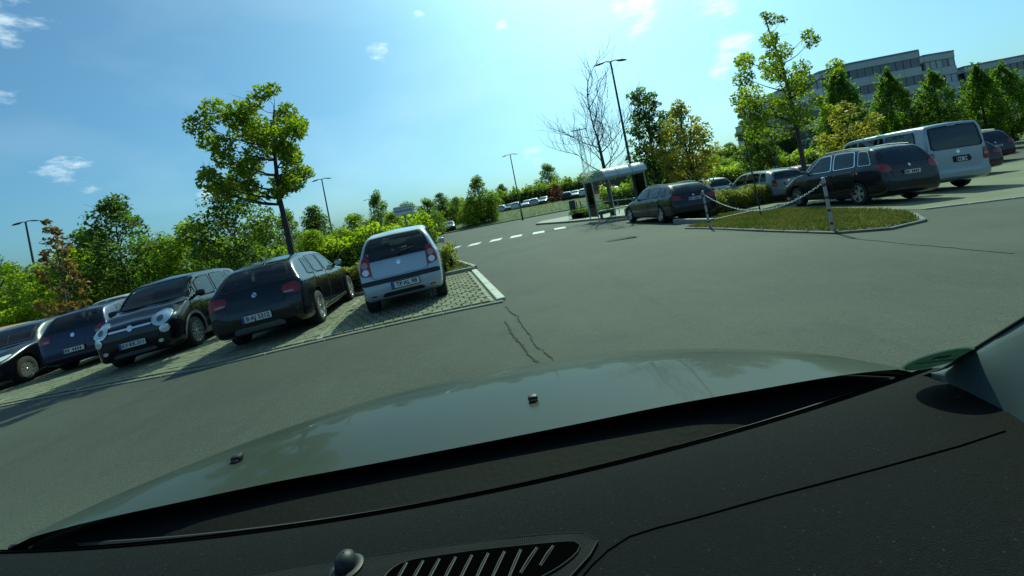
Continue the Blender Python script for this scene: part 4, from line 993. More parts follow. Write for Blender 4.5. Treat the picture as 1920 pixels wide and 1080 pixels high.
def plant_tree(name, label, meshes, base, rz=0.0, scale=1.0, group=None, cat='tree', sz=None):
    e = empty(name, base, rz); e.scale = (scale, scale, scale * (sz or 1.0)); tag(e, label, cat, group)
    o = bpy.data.objects.new('trunk', meshes[0]); C.objects.link(o); o.parent = e
    o = bpy.data.objects.new('crown', meshes[1]); C.objects.link(o); o.parent = e
    return e
def ell(p=.75, wmax=1.0): return lambda t: wmax * max(0.05, math.sin(math.pi * min(1, max(0, t * .92 + .08)) ** p)) ** .8
def base_at(u, v, y):
    d = pix_dir(u, v); return on(d.x * y, y, 0)
def lobed_tree(seed, base, y, lobes, ppm, per, leaf, trunk, trunk_r, leafmat, bark, spread=1.1, droop=.9):
    """tree whose crown is a set of leaf lobes (x, z from the photo's outline, depth by chance) carried on limbs from a bent trunk"""
    rs = np.random.RandomState(seed); np.random.seed(seed); random.seed(seed); wd = MB(); cent, rad = [], []
    tp = [Vector(p) for p in trunk]
    fine = []
    for i in range(len(tp) - 1):
        for k in range(5): fine.append(tp[i].lerp(tp[i + 1], k / 5))
    fine.append(tp[-1]); n = len(fine)
    wd.tube(fine, [trunk_r * (1.3 if i == 0 else 1) * (1 - .9 * (i / n) ** .9) + .008 for i in range(n)], 10)
    zc = sum(l[1] for l in lobes) / len(lobes); xr = max(l[0] for l in lobes) - min(l[0] for l in lobes)
    for lx, lz, lr in lobes:
        dep = rs.uniform(-1, 1) * spread * max(.25, 1 - ((lz - zc) / (2.6 * spread + .8)) ** 2)
        c = Vector((lx, dep, lz)); cent.append(tuple(c)); rad.append(lr)
        st = [p for p in fine if p.z < lz - .25 * abs(lx - p.x) - .2 and p.z > tp[1].z * .9] or [tp[1]]
        p0 = min(st, key=lambda p: (p - c).length + .3 * abs((c.z - p.z) - .8 * math.hypot(c.x - p.x, c.y - p.y)))
        i0 = fine.index(p0); r0 = (trunk_r * (1 - .9 * (i0 / n) ** .9)) * .5 + .006
        mid = p0.lerp(c, .5) + Vector((rs.uniform(-.1, .1), rs.uniform(-.1, .1), -.08)); wd.tube([p0, p0.lerp(mid, .5) + Vector((0, 0, -.03)), mid, c], [r0, r0 * .75, r0 * .5, .006], 6, cap=False)
        for q in range(5): e = c + Vector(rs.normal(size=3)) * lr * .6; wd.tube([mid.lerp(c, .6), c.lerp(e, .5), e], [.010, .007, .003], 4, cap=False)
    P, T = clump_points(cent, rad, per, .92)
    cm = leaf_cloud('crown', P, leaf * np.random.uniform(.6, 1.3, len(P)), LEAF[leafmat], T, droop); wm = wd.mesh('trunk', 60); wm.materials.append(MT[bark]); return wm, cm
def outline(pxs, base, y, grow=1.0):
    out = []
    for u, v, r in pxs:
        p = at(u, v, y) - base; out.append((p.x, p.z, r * y / FPX * grow))
    return out
# --- the maple behind the black hatchback
B = base_at(548, 476, 12.9)
LB = [(425, 215, 26), (447, 198, 20), (410, 245, 26), (403, 270, 20), (440, 240, 28), (470, 215, 24), (482, 193, 17), (505, 208, 18), (517, 186, 17), (522, 172, 14), (520, 200, 19), (470, 250, 28), (500, 245, 26), (530, 238, 23), (553, 233, 22), (566, 250, 22), (548, 285, 22), (560, 300, 16), (540, 265, 24), (510, 275, 26), (475, 285, 26), (440, 280, 24), (425, 300, 20), (450, 310, 24), (490, 315, 24), (520, 308, 22), (545, 320, 20), (566, 322, 12), (520, 345, 22), (500, 338, 22), (455, 335, 26), (430, 342, 22), (540, 343, 20), (418, 328, 16), (480, 350, 18), (552, 342, 15), (460, 230, 22), (490, 265, 22), (535, 290, 18), (412, 355, 16), (503, 364, 13), (532, 362, 15), (470, 366, 16), (442, 364, 16)]
tr = [(0, 0, 0)] + [tuple(at(u, v, 12.9) - B) for u, v in ((538, 430), (524, 372), (516, 300), (512, 240), (514, 205))]
m = lobed_tree(11, B, 12.9, outline(LB, B, 12.9, 1.02), 62, 2100, .060, tr, .10, 'maple', 'bark_dark', .95)
plant_tree('maple_tree', 'young broad maple rising behind the black hatchback, crown alone against the sky', m, B, 0)
# --- tree right of the lane
B = base_at(1503, 292, 19.5)
LB = [(1433, 28, 8), (1440, 42, 13), (1466, 36, 10), (1440, 75, 16), (1462, 100, 18), (1500, 72, 11), (1495, 92, 14), (1422, 92, 15), (1400, 112, 18), (1373, 130, 15), (1390, 150, 20), (1420, 130, 22), (1450, 135, 22), (1480, 130, 18), (1512, 124, 18), (1527, 142, 15), (1500, 155, 22), (1470, 165, 24), (1430, 170, 24), (1400, 180, 20), (1390, 207, 20), (1420, 210, 26), (1455, 205, 24), (1490, 195, 22), (1520, 170, 16), (1532, 190, 13), (1400, 237, 20), (1430, 246, 22), (1460, 247, 20), (1510, 230, 18), (1526, 215, 13), (1475, 225, 22)]
tr = [(0, 0, 0)] + [tuple(at(u, v, 19.5) - B) for u, v in ((1494, 240), (1482, 185), (1466, 120), (1448, 75), (1430, 22))]
m = lobed_tree(23, B, 19.5, outline(LB, B, 19.5, 1.05), 41, 1100, .072, tr, .10, 'maple', 'bark', 1.3)
plant_tree('maple_tree', 'tall loose maple with thin leader above the silver estate car and black people mover', m, B, 0)
m = limb_tree(31, 6.0, 1.7, ell(.8, 1.75), 60, .52, 420, .09, .09, (0, 0), 'yellow', 'bark_dark', .7)
plant_tree('maple_tree', 'yellow green maple right of the bus shelter', m, base_at(1297, 330, 24.5), 0)
m2 = limb_tree(33, 7.8, 1.6, lambda t: 1.7 * (1 - t * .75) ** .8 + .15, 80, .55, 420, .095, .11, (0, 0), 'dark', 'bark_dark', .5)
plant_tree('lime_tree', 'dark green conical tree left of the yellow green maple', m2, base_at(1232, 330, 27.5), 0)
plant_tree('lime_tree', 'dark green tree behind the yellow green maple', m2, base_at(1272, 325, 30), 2.2, .84)
plant_tree('lime_tree', 'dark green tree behind the tall loose maple', m2, base_at(1428, 320, 30), 4.2, .84)
m = limb_tree(37, 4.3, 1.3, ell(.8, 1.35), 40, .44, 420, .08, .06, (0, 0), 'yellow', 'bark', .6)
plant_tree('maple_tree', 'small yellow green maple in front of the office building', m, base_at(1597, 290, 21.5), 0)
# --- columnar hornbeams before the building
def column_tree(seed, h, w):
    np.random.seed(seed); random.seed(seed); N = 15000 + 1200 * (seed % 4)
    t = np.random.beta(1.15, 1.35, N); a = np.random.uniform(0, 6.283, N)
    prof = w * np.where(t < .28, (.45 + .55 * (t / .28)), (1 - ((t - .28) / .72) ** (1.5 + .10 * seed)) * .97 + .03)
    lump = 1 + .16 * np.sin(a * 3 + t * 9 + seed) + .12 * np.sin(a * 7 - t * 23) + .13 * np.random.normal(size=N)
    r = prof * lump * np.random.uniform(.15, 1.0, N) ** .38
    P = np.stack([np.cos(a) * r, np.sin(a) * r, .7 + t * (h - .7) + .12 * np.sin(a * 5)], 1)
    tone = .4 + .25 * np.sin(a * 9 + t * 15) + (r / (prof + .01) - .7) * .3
    nsh = 46                                              # loose shoots break the outline
    for k in range(nsh):
        an, tt = np.random.uniform(0, 6.283), np.random.uniform(.12, 1.0); i = int(np.argmin(np.abs(t - tt))); r0 = prof[i] * .85; ln = np.random.uniform(.25, .65)
        s_ = np.random.uniform(0, 1, 45); j0 = k * 45
        P[j0:j0 + 45] = np.stack([np.cos(an) * (r0 + s_ * ln * .55) + np.random.normal(0, .05, 45), np.sin(an) * (r0 + s_ * ln * .55) + np.random.normal(0, .05, 45), .7 + tt * (h - .7) + s_ * ln + np.random.normal(0, .04, 45)], 1)
    hole = [(np.random.uniform(0, 6.283), np.random.uniform(.15, .9)) for _ in range(9)]   # and gaps let light through
    keep = np.ones(N, bool)
    for ha, ht in hole: keep &= ~((np.abs(np.angle(np.exp(1j * (a - ha)))) < .38) & (np.abs(t - ht) < .045) & (r > prof * .45))
    P, tone, N = P[keep], tone[keep], int(keep.sum())
    cm = leaf_cloud('crown', P, np.random.uniform(.05, .10, N), LEAF['column'], np.clip(tone, .02, .98), .4)
    wood = MB(); wood.tube([(0, 0, 0), (0.03, 0, h * .4), (0, 0, h * .93)], [.12, .08, .01], 8)
    for k in range(16):
        z = 1 + k * (h - 1.6) / 16; an = k * 2.4; rr = w * .7 * (1 - z / h); wood.tube([(0, 0, z), (math.cos(an) * rr, math.sin(an) * rr, z + rr * 1.4)], [.03, .008], 5, cap=False)
    wm = wood.mesh('trunk', 60); wm.materials.append(MT['bark_dark']); return wm, cm
col1, col2, col3 = column_tree(3, 6.9, 1.45), column_tree(5, 7.0, 1.35), column_tree(8, 6.6, 1.4)
col4, col5 = column_tree(6, 6.8, 1.3), column_tree(10, 6.9, 1.5)
for u, y, mm, rz, s_, lab in ((1597, 31, col1, 0, 1.10, 'dark column shaped hornbeam directly behind the small yellow green maple'), (1692, 31, col2, 1, .99, 'dark column shaped hornbeam before the middle of the office building'),
                              (1778, 30, col3, 2.2, .93, 'dark column shaped hornbeam above the tail of the silver van'), (1862, 30, col4, 3.1, .87, 'dark column shaped hornbeam above the maroon car'), (1908, 32, col5, 4.0, .84, 'dark column shaped hornbeam at the frame edge above the sport utility')):
    plant_tree('hornbeam_tree', lab, mm, base_at(u, 300, y), rz, s_, 'hornbeams before the office building')
# --- bare tree at the bus stop
def bare_tree(seed, h):
    rs = np.random.RandomState(seed); wood = MB(); tw = MB()
    def grow(p, d, L_, r, lev):
        pts = [p]; q = p; dd = d
        for i in range(4):
            dd = (dd + Vector(rs.normal(size=3)) * .13 + Vector((0, 0, .05))).normalized(); q = q + dd * L_ / 4; pts.append(q)
        (wood if lev < 2 else tw).tube(pts, [r * (1 - .16 * i) for i in range(5)], 7 if lev < 2 else 4, cap=False)
        if lev >= 4: return
        n = 4 if lev < 3 else 3
        for i in range(n):
            pp = pts[1 + (i % 4)] if i < 4 else pts[-1]; a = rs.uniform(0, 6.283); side = Vector((math.cos(a), math.sin(a), .25)); side = (side - dd * side.dot(dd)).normalized()
            grow(pp, (dd * rs.uniform(.6, 1.0) + side * rs.uniform(.6, 1.0) + Vector((0, 0, .12))).normalized(), L_ * rs.uniform(.52, .72), r * .5, lev + 1)
        grow(pts[-1], (dd + Vector(rs.normal(size=3)) * .2).normalized(), L_ * .72, r * .62, lev + 1)
    zs = [0, h * .1, h * .2, h * .34, h * .5]; pts = [Vector((.05 * math.sin(z), 0, z)) for z in zs]
    wood.tube(pts, [.19, .15, .135, .105, .065], 9, cap=False)
    for k, z in enumerate(np.linspace(h * .24, h * .5, 9)):
        a = k * 2.4 + .4; grow(Vector((0, 0, z)), Vector((math.cos(a), math.sin(a), .55)).normalized(), h * .21, .038, 1)
    grow(pts[-1], Vector((-.08, 0, 1)), h * .26, .055, 1)
    wm = wood.mesh('trunk', 60); wm.materials.append(MT['bark_dark']); tm = tw.mesh('crown'); tm.materials.append(MT['bark_dark']); return wm, tm
plant_tree('bare_tree', 'leafless tree with wide spreading twigs rising over the bus shelter', bare_tree(5, 9.8), base_at(1146, 384, 26.5) + Vector((0, 0, .1)), .4)
# --- shared crowns of the wood around the car park
def bush_tree(seed, h, w, mat, per=90, leaf=.10, ncl=48, trunk_h=.5):
    return limb_tree(seed, h, trunk_h, ell(.7, w), int(ncl * 1.25), h * .135, per * 2.6, leaf * .80, .07, (0, 0), mat, 'bark_dark', .5)
V_ = {'fresh1': bush_tree(41, 5, 1.9, 'fresh', 165), 'fresh2': bush_tree(42, 5, 2.3, 'fresh', 165), 'mid1': bush_tree(43, 6, 2.2, 'mid', 120, .11), 'mid2': bush_tree(44, 6, 1.8, 'mid', 120, .11), 'dark1': bush_tree(45, 6, 2.2, 'dark', 130, .11), 'dark2': bush_tree(46, 7, 1.6, 'dark', 110, .12)}
def hor(u): return 418 - SLOPE * (u - 835)
VH = {'fresh1': 5, 'fresh2': 5, 'mid1': 6, 'mid2': 6, 'dark1': 6, 'dark2': 7}
def wood(u, vtop, y, var, label, wide=1.0, name='deciduous_tree', group='trees of the wood around the car park', rz=None):
    """u: where the trunk crosses the horizon; vtop: height of the crown in the photo"""
    x = pix_dir(u, hor(u)).x * y; b = on(x, y, -.05)
    top = CAM_H + (hor(u) - vtop) * .98 * y / FPX * 1.02 - b.z
    s_ = top / (VH[var] * 1.03); e = plant_tree(name, label, V_[var], b, random.uniform(0, 6) if rz is None else rz, 1.0, group)
    e.scale = (s_ * wide, s_ * wide, s_); return e
W = [
 (-30, 470, 27, 'mid1', 'mid green tree at the left frame edge behind the yellow car', 1.2), (22, 495, 29, 'fresh1', 'light green willow left of the leftmost lamp post', 1.1), (78, 490, 26, 'fresh2', 'light green willow behind the leftmost lamp post', 1.1),
 (150, 462, 24, 'fresh1', 'light green willow just right of the rust coloured young tree', 1.15), (238, 372, 23, 'dark1', 'dark round tree with one long leader over the dark blue hatchback', 1.0), (185, 430, 30, 'mid2', 'mid green tree behind the rust coloured young tree', 1.2),
 (318, 440, 26, 'fresh2', 'light green bush between the two dark round trees', 1.1), (375, 412, 24, 'fresh1', 'light green round tree above the tall people carrier', 1.15), (292, 455, 31, 'mid1', 'mid green tree filling in behind the two dark round trees', 1.2),
 (452, 335, 21, 'dark1', 'dark round tree overlapping the left of the maple crown', 1.0), (500, 420, 27, 'mid2', 'mid green tree behind the maple trunk', 1.3), (430, 440, 30, 'fresh2', 'light green tree low behind the dark round tree', 1.2),
 (548, 395, 27, 'mid2', 'mid green tree just right of the maple trunk', .9), (600, 386, 32, 'dark2', 'dark slim tree beside the second lamp post', 1.2), (590, 430, 22, 'fresh1', 'light green bush right of the maple trunk', 1.2), (640, 425, 24, 'fresh2', 'light green broad bush left of the small silver hatchback', 1.2),
 (672, 400, 28, 'fresh1', 'yellow green bush above the left shoulder of the small silver hatchback', 1.2), (718, 358, 30, 'mid2', 'slim mid green tree left of the white road sign', .7), (700, 410, 34, 'mid1', 'mid green tree behind the small silver hatchback roof', 1.3),
 (770, 378, 36, 'mid1', 'round mid green tree behind the white road sign', 1.3), (808, 372, 48, 'mid2', 'mid green tree at the far end of the road on its left side', 1.3), (742, 395, 26, 'fresh1', 'low yellow green bush under the white road sign', 1.0),
 (835, 362, 82, 'dark1', 'dark tree at the far end of the road', 1.3), (862, 368, 70, 'mid1', 'mid green tree right of the far end of the road', 1.3), (905, 330, 63, 'mid2', 'bushy tree standing forward at the bend of the far verge', 1.25), (885, 375, 62, 'fresh2', 'low bush at the foot of the bushy tree on the far verge', 1.2),
 (922, 372, 64, 'fresh1', 'low yellow green bush right of the bushy tree on the far verge', 1.0), (948, 345, 92, 'dark2', 'dark pointed tree behind the far lamp post', 1.3), (972, 355, 96, 'mid1', 'mid green tree above the white car of the far row', 1.5),
 (1003, 348, 98, 'fresh2', 'light green tree above the middle of the far row of cars', 1.6), (1038, 306, 100, 'mid2', 'tall mid green tree above the copper red bush', 1.3), (1025, 345, 92, 'fresh1', 'light green tree before the tall one above the copper bush', 1.5), (1070, 335, 96, 'mid1', 'mid green tree left of the bus shelter roof', 1.5),
 (1100, 338, 92, 'fresh1', 'light green tree behind the left end of the bus shelter', 1.4), (1135, 325, 98, 'dark2', 'dark tree behind the bare tree trunk', 1.3), (1165, 322, 90, 'fresh2', 'light green tree behind the bus shelter glass', 1.5), (1195, 312, 95, 'mid1', 'mid green tree behind the right end of the bus shelter', 1.4),
 (1250, 300, 60, 'fresh2', 'light green bush between the trunks right of the bus shelter', 1.8), (1340, 288, 58, 'fresh2', 'light green bush behind the white car', 1.9), (1390, 282, 62, 'mid1', 'mid green tree above the silver estate car', 1.5), (1440, 276, 60, 'fresh1', 'light green bush above the silver estate car tail', 1.9), (1375, 268, 92, 'dark1', 'far dark tree showing between the two groups of maples', 1.5), (1530, 262, 66, 'mid2', 'mid green tree before the building end', 1.4),
]
for u, vt, y, var, lab, wd in W: wood(u, vt, y, var, lab, wd)
# ivy-green filler hedge rows keep the wood closed at eye level
def bushy(name, label, pts, h, w, mat, leaf, n, cat='hedge', core=True, group=None, round_=.6, dz=0.0):
    """a hedge: dark woody core + leaf shell along a line of ground points"""
    e = empty(name, (0, 0, 0)); tag(e, label, cat, group)
    P0 = [Vector(p[:2]) for p in pts]; seg = [(b - a).length for a, b in zip(P0[:-1], P0[1:])]; tot = sum(seg)
    def along(t):
        d = t * tot
        for i, s_ in enumerate(seg):
            if d <= s_ or i == len(seg) - 1: return P0[i].lerp(P0[i + 1], min(d / s_, 1)), (P0[i + 1] - P0[i]).normalized()
            d -= s_
    C_, S_, T_ = [], [], []
    for k in range(n):
        t = random.random(); p, d = along(t); nn = Vector((-d.y, d.x)); a = random.uniform(0, math.pi)
        hh = h * (1 + .10 * math.sin(t * tot * 2.3 + h) + .06 * math.sin(t * tot * 7.1)); ww = w * (1 + .12 * math.sin(t * tot * 3.1 + 2))
        ca, sa = math.cos(a), math.sin(a); ca = math.copysign(abs(ca) ** round_, ca); sa = sa ** round_
        rr = random.uniform(.78, 1.06); q = p + nn * ca * ww / 2 * rr
        if t < .02 or t > .98: q += d * (-1 if t < .5 else 1) * random.uniform(0, .25)
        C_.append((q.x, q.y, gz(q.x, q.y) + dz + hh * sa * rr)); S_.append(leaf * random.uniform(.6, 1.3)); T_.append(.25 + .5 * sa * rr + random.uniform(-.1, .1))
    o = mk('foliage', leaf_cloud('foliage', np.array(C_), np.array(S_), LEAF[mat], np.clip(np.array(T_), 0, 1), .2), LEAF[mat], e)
    b = MB(); rows = []
    for k in range(int(tot / .5) + 2):
        p, d = along(min(k * .5 / tot, 1)); nn = Vector((-d.y, d.x)); row = []
        for j in range(9):
            a = math.pi * j / 8; ca, sa = math.cos(a), math.sin(a); ca = math.copysign(abs(ca) ** round_, ca); q = p + nn * ca * w * .38
            row.append((q.x, q.y, gz(q.x, q.y) + dz - .05 + h * .80 * max(sa, 0) ** round_))
        rows.append(row)
    b.grid(rows); mk('inner_twigs', b.mesh('inner_twigs', 60), pmat('twigs_' + mat, (0.022, 0.03, 0.01), 0.95, var=(9, 1.0, (0.012, 0.014, 0.007)), bump=(30, 1.0)), e)
    return e
bushy('hedge', 'low clipped yellow green hedge between the black estate and the grass island', [gnd(1292, 412), gnd(1355, 396), gnd(1420, 383), gnd(1492, 372)], .80, 1.1, 'hedge', .045, 16000)
bushy('hedge', 'dark clipped hedge along the heads of the parking bays', [bay(-14, 5.9), bay(-9, 5.9), bay(-4.2, 5.8), bay(-2.0, 5.7), bay(-1.05, 5.6)], .85, 1.1, 'hedge', .05, 24000)
bushy('hedge', 'rough hedge at the back of the rear row of cars', [(-40, 23.5), (-25, 22.5), (-12, 22.5), (-7, 22.0), (-5.0, 24)], 2.1, 2.4, 'fresh', .11, 26000, round_=.8)
bushy('hedge', 'rough green hedge left of the road beyond the sign', [(-7, 27), (-8, 34), (-11, 46), (-17, 58)], 2.0, 2.4, 'fresh', .12, 14000, round_=.8)
bushy('hedge', 'scrubby green hedge behind the far row of cars', [(-14, 84), (0, 86), (20, 86), (45, 84), (70, 74)], 4.0, 4.0, 'mid', .26, 16000, round_=.8)
bushy('hedge', 'yellow green hedge behind the bus shelter and white car', [(9, 42), (18, 40), (30, 40), (44, 42)], 1.9, 2.6, 'fresh', .13, 14000, round_=.8)
bushy('hedge', 'scrub strip at the feet of the hornbeams', [(22, 33), (30, 33), (40, 34)], 1.0, 1.6, 'column', .09, 8000, round_=.8)
bushy('shrub', 'dark low shrub by the bus stop bin', [gnd(1085, 413), gnd(1125, 404), gnd(1140, 400)], .55, 1.3, 'dark', .07, 3500, cat='shrub', dz=.11)
# copper-leaved bushes
for u, y, s_, lab in ((1049, 75, 1.0, 'copper red bush amid the far row of cars'), (1140, 62, 1.0, 'dull copper bush seen through the bus shelter')):
    x = fx(u, y); mm = limb_tree(61 + u, 2.9, .3, ell(.7, 1.7), 30, .55, 120, .12, .05, (0, 0), 'copper', 'bark_dark', .4); plant_tree('copper_bush', lab, mm, on(x, y, 0), 0, s_, cat='bush')
# rust-coloured young tree at the left
mm = limb_tree(71, 5.0, 1.2, ell(.75, .85), 30, .30, 190, .085, .05, (-.25, 0), 'rust', 'bark', 1.0, extra=[(-.3, 0, 5.3, .16), (-.28, 0, 4.95, .2)])
plant_tree('young_tree', 'thin young tree with rust coloured leaves beside the leftmost lamp post', mm, base_at(128, 552, 17.0), 0)
# --- grass
def grass_patch(name, label, poly, n, h, seed, inside, parent=None):
    np.random.seed(seed); xs = [p[0] for p in poly]; ys = [p[1] for p in poly]; pts = []
    def inp(q):
        r_ = False; j = len(poly) - 1
        for i in range(len(poly)):
            if (poly[i][1] > q[1]) != (poly[j][1] > q[1]) and q[0] < (poly[j][0] - poly[i][0]) * (q[1] - poly[i][1]) / (poly[j][1] - poly[i][1]) + poly[i][0]: r_ = not r_
            j = i
        return r_
    while len(pts) < n:
        q = (random.uniform(min(xs), max(xs)), random.uniform(min(ys), max(ys)))
        if inp(q): pts.append(q)
    V, T = [], []
    for x, y in pts:
        z = gz(x, y) + inside; a = random.uniform(0, 6.283); hh = h * random.uniform(.4, 1.2); w = .006 + .01 * random.random(); lx, ly = random.gauss(0, .35) * hh, random.gauss(0, .35) * hh
        dx, dy = math.cos(a) * w, math.sin(a) * w
        V.append([(x - dx, y - dy, z), (x + dx, y + dy, z), (x + dx * .5 + lx * .6, y + dy * .5 + ly * .6, z + hh * .7), (x + lx, y + ly, z + hh)]); T.append(random.random() * .6 + .4 * (math.sin(x * 3) * math.cos(y * 2.3) * .5 + .5))
    N = len(V); V = np.array(V, np.float32).reshape(-1, 3)
    me = bpy.data.meshes.new(name); me.vertices.add(4 * N); me.vertices.foreach_set('co', V.ravel()); me.loops.add(4 * N); me.loops.foreach_set('vertex_index', np.arange(4 * N, dtype=np.int32))
    me.polygons.add(N); me.polygons.foreach_set('loop_start', np.arange(0, 4 * N, 4, dtype=np.int32)); me.polygons.foreach_set('loop_total', np.full(N, 4, dtype=np.int32))
    a_ = me.attributes.new('tone', 'FLOAT', 'POINT'); a_.data.foreach_set('value', np.repeat(np.array(T, np.float32), 4)); me.update(); me.validate()
    o = mk(name, me, MT['grass']); tag(o, label, 'grass', kind='stuff'); return o
grass_patch('grass', 'short mown grass on the island by the chained posts', isl, 24000, .07, 1, .05)
grass_patch('grass', 'rough grass on the verge behind the parking bays', verge_poly, 14000, .12, 2, .10)
grass_patch('grass', 'short grass between the pavers of the bays', [bay(-15, .15), bay(-.8, .15), bay(-.8, 4.6), bay(-15, 4.6)], 14000, .022, 3, .02)
grass_patch('grass', 'grass bank beyond the crossing road', [(-29, 60.3), (6, 56), (16, 48.4), (40, 45), (40, 75), (-29, 75)], 16000, .35, 4, .10)
# ================================================================ BUILDING
def office():
    M_W = pmat('facade_panel', (0.50, 0.53, 0.54), 0.6, var=(.6, .5, (0.42, 0.45, 0.46))); M_D = pmat('facade_dark', (0.075, 0.09, 0.105), 0.5); M_RF = pmat('roof_edge_metal', (0.20, 0.23, 0.25), 0.45, .4)
    M_G = pmat('window_glass_building', (0.03, 0.04, 0.05), 0.08, coat=1.0); M_BL = pmat('window_blind', (0.46, 0.50, 0.52), 0.7)
    def block(name, label, poly, storeys, z0, sill_h=1.55, win_h=1.75, blinds=(), n_per=1.35, para=1.0):
        """poly: plan outline, clockwise seen from above so that the first edges face the car park"""
        e = empty(name, on(poly[0][0], poly[0][1], 0)); tag(e, label, 'building'); o0 = e.location
        L2 = [(x - o0.x, y - o0.y) for x, y in poly]; cx, cy = sum(p[0] for p in L2) / len(L2), sum(p[1] for p in L2) / len(L2)
        sh = lambda k: [(cx + (x - cx) * k, cy + (y - cy) * k) for x, y in L2]
        z = z0 - .5
        H_ = sill_h + win_h; zt = z0 + storeys * H_
        b = MB(); b.prism(sh(.965), z, zt); mk('window_core', b, M_D, e)
        for s_ in range(storeys + 1):
            zz = z0 + s_ * H_ - (0.5 if s_ == 0 else 0); hh = sill_h + (0.5 if s_ == 0 else 0)
            if s_ == storeys: hh = para
            b = MB(); b.prism(L2, zz, zz + hh); w = mk('facade_band', b, M_W, e)
            for i in range(len(L2)):                                   # panel joints show as separate cladding plates
                a, c_ = Vector(L2[i]), Vector(L2[(i + 1) % len(L2)]); ln = (c_ - a).length
                if ln < 1 or i > 4: continue
                n = max(1, int(ln / 2.7)); d = (c_ - a) / n; nrm = Vector((d.y, -d.x)).normalized()
                if (a + nrm - Vector((cx, cy))).length < (a - nrm - Vector((cx, cy))).length: nrm = -nrm
                for k in range(n):
                    p = a + d * (k + .5); pm = MB(); pm.box((p.x + nrm.x * .02, p.y + nrm.y * .02, zz + hh / 2), (d.length - .05, .05, hh - .05), Matrix.Rotation(math.atan2(d.y, d.x), 3, 'Z')); mk('facade_panel', pm, M_W, w)
        b = MB(); b.prism(sh(1.015), zt + para, zt + para + .28); mk('roof_edge', b, M_RF, e)
        for i in range(min(5, len(L2))):
            a, c_ = Vector(L2[i]), Vector(L2[(i + 1) % len(L2)]); ln = (c_ - a).length
            if ln < 1: continue
            n = max(1, int(ln / n_per)); d = (c_ - a) / n; nrm = Vector((d.y, -d.x)).normalized()
            if (a + nrm - Vector((cx, cy))).length < (a - nrm - Vector((cx, cy))).length: nrm = -nrm
            rot = Matrix.Rotation(math.atan2(d.y, d.x), 3, 'Z')
            for s_ in range(storeys):
                zc = z0 + s_ * H_ + sill_h + win_h / 2
                for k in range(n):
                    p = a + d * (k + .5) - nrm * .12
                    f = MB(); w2, h2 = d.length / 2, win_h / 2
                    for dx, dz, sx, szz in ((-w2 + .04, 0, .08, win_h), (w2 - .04, 0, .08, win_h), (0, -h2 + .04, d.length, .08), (0, h2 - .04, d.length, .08)):
                        o_ = rot @ Vector((dx, 0, 0)); f.box((p.x + o_.x, p.y + o_.y, zc + dz), (sx, .12, szz), rot)
                    wi = mk('window', f, M_RF, e)
                    g = MB(); g.box((p.x - nrm.x * .03, p.y - nrm.y * .03, zc), (d.length - .14, .02, win_h - .14), rot); mk('pane', g, M_BL if i in blinds and (k * 7 + s_ * 3) % 5 else M_G, wi)
        return e
    Y = 75.0
    X = lambda u, v: pix_dir(u, v).x
    # main block with cut corners; heights measured against the photo
    x0, x1 = X(1592, 122) * Y, X(1722, 102) * Y
    poly = [(x0, Y), (x1, Y), (x1 + 6.0, Y + 6.0), (x1 + 6.0, Y + 22), (x0 - 3, Y + 22), (x0 - 3.5, Y + 2.5)]
    block('office_building', 'grey four storey office block with cut corners above the hornbeams', poly, 4, 0.6, 1.45, 1.6, blinds=(1, 2), para=1.1)
    xb = x1 + 7.4
    block('office_building', 'narrow grey office wing with pale blinds right of the main block', [(xb, Y + 6.6), (xb + 7.0, Y + 7.6), (xb + 10.0, Y + 12), (xb + 10.0, Y + 26), (xb, Y + 26)], 4, 0.6, 1.45, 1.6, blinds=(0, 1, 2), para=1.1)
    block('office_building', 'lower grey office wing at the right frame edge', [(xb + 11.0, Y + 10), (xb + 34, Y + 10), (xb + 34, Y + 30), (xb + 11.0, Y + 30)], 3, 0.6, 1.45, 1.6, para=1.0)
    xa = X(1508, 200) * (Y + 2)
    block('office_building', 'pale lower office wing left of the main block', [(xa, Y + 3), (x0 - 4.2, Y + 3), (x0 - 4.2, Y + 20), (xa - 3, Y + 20), (xa - 3, Y + 6)], 2, 1.2, 1.45, 1.6, blinds=(0,), para=1.1)
office()
# ================================================================ STREET FURNITURE
def lamp_post(label, u, vtop, y, h_min=0, arms=((-1, .9), (1, .9)), s_=1.0):
    x = fxh(u, y); b = on(x, y, 0); top = CAM_H + (hor(u) - vtop) * .98 * y / FPX - b.z
    e = empty('lamp_post', b); tag(e, label, 'lamp post', 'tall car park lamps')
    p = MB(); p.tube([(0, 0, 0), (0, 0, 1.0), (0, 0, 1.05), (0, 0, top)], [.11, .105, .085, .05], 10); mk('pole', sm(p, 'pole'), MT['steel_dark'], e)
    for sx, ln in arms:
        a = MB(); a.tube([(0, 0, top - .02), (sx * .25, 0, top + .03), (sx * .40, 0, top + .02)], [.035, .03, .028], 6)
        arm = mk('arm', sm(a, 'arm'), MT['steel_dark'], e)
        hd = MB()
        rows = []
        for k, (t, w, th) in enumerate(((.0, .06, .05), (.12, .15, .09), (.45, .19, .11), (.75, .13, .08), (1.0, .03, .02))):
            c_ = Vector((sx * (.36 + t * .62), 0, top + .01 - t * .10)); rows.append([c_ + Vector((0, w * math.cos(q), th * .5 * math.sin(q))) for q in np.linspace(0, 6.283, 11)])
        hd.grid(rows); mk('lamp_head', hd.mesh('lamp_head', 50), MT['steel_dark'], arm)
    return e
def fxh(u, y): return pix_dir(u, hor(u)).x * y
lamp_post('twin headed lamp post left of the rust coloured young tree', 77, 410, 30)
lamp_post('twin headed lamp post between the maple and the white road sign', 627, 331, 40)
lamp_post('smallest twin headed lamp post, farthest behind the small silver hatchback', 705, 371, 72)
lamp_post('slim twin headed lamp post above the far row of cars', 976, 286, 50)
lamp_post('tallest twin headed lamp post beside the bare tree', 1190, 106, 25)
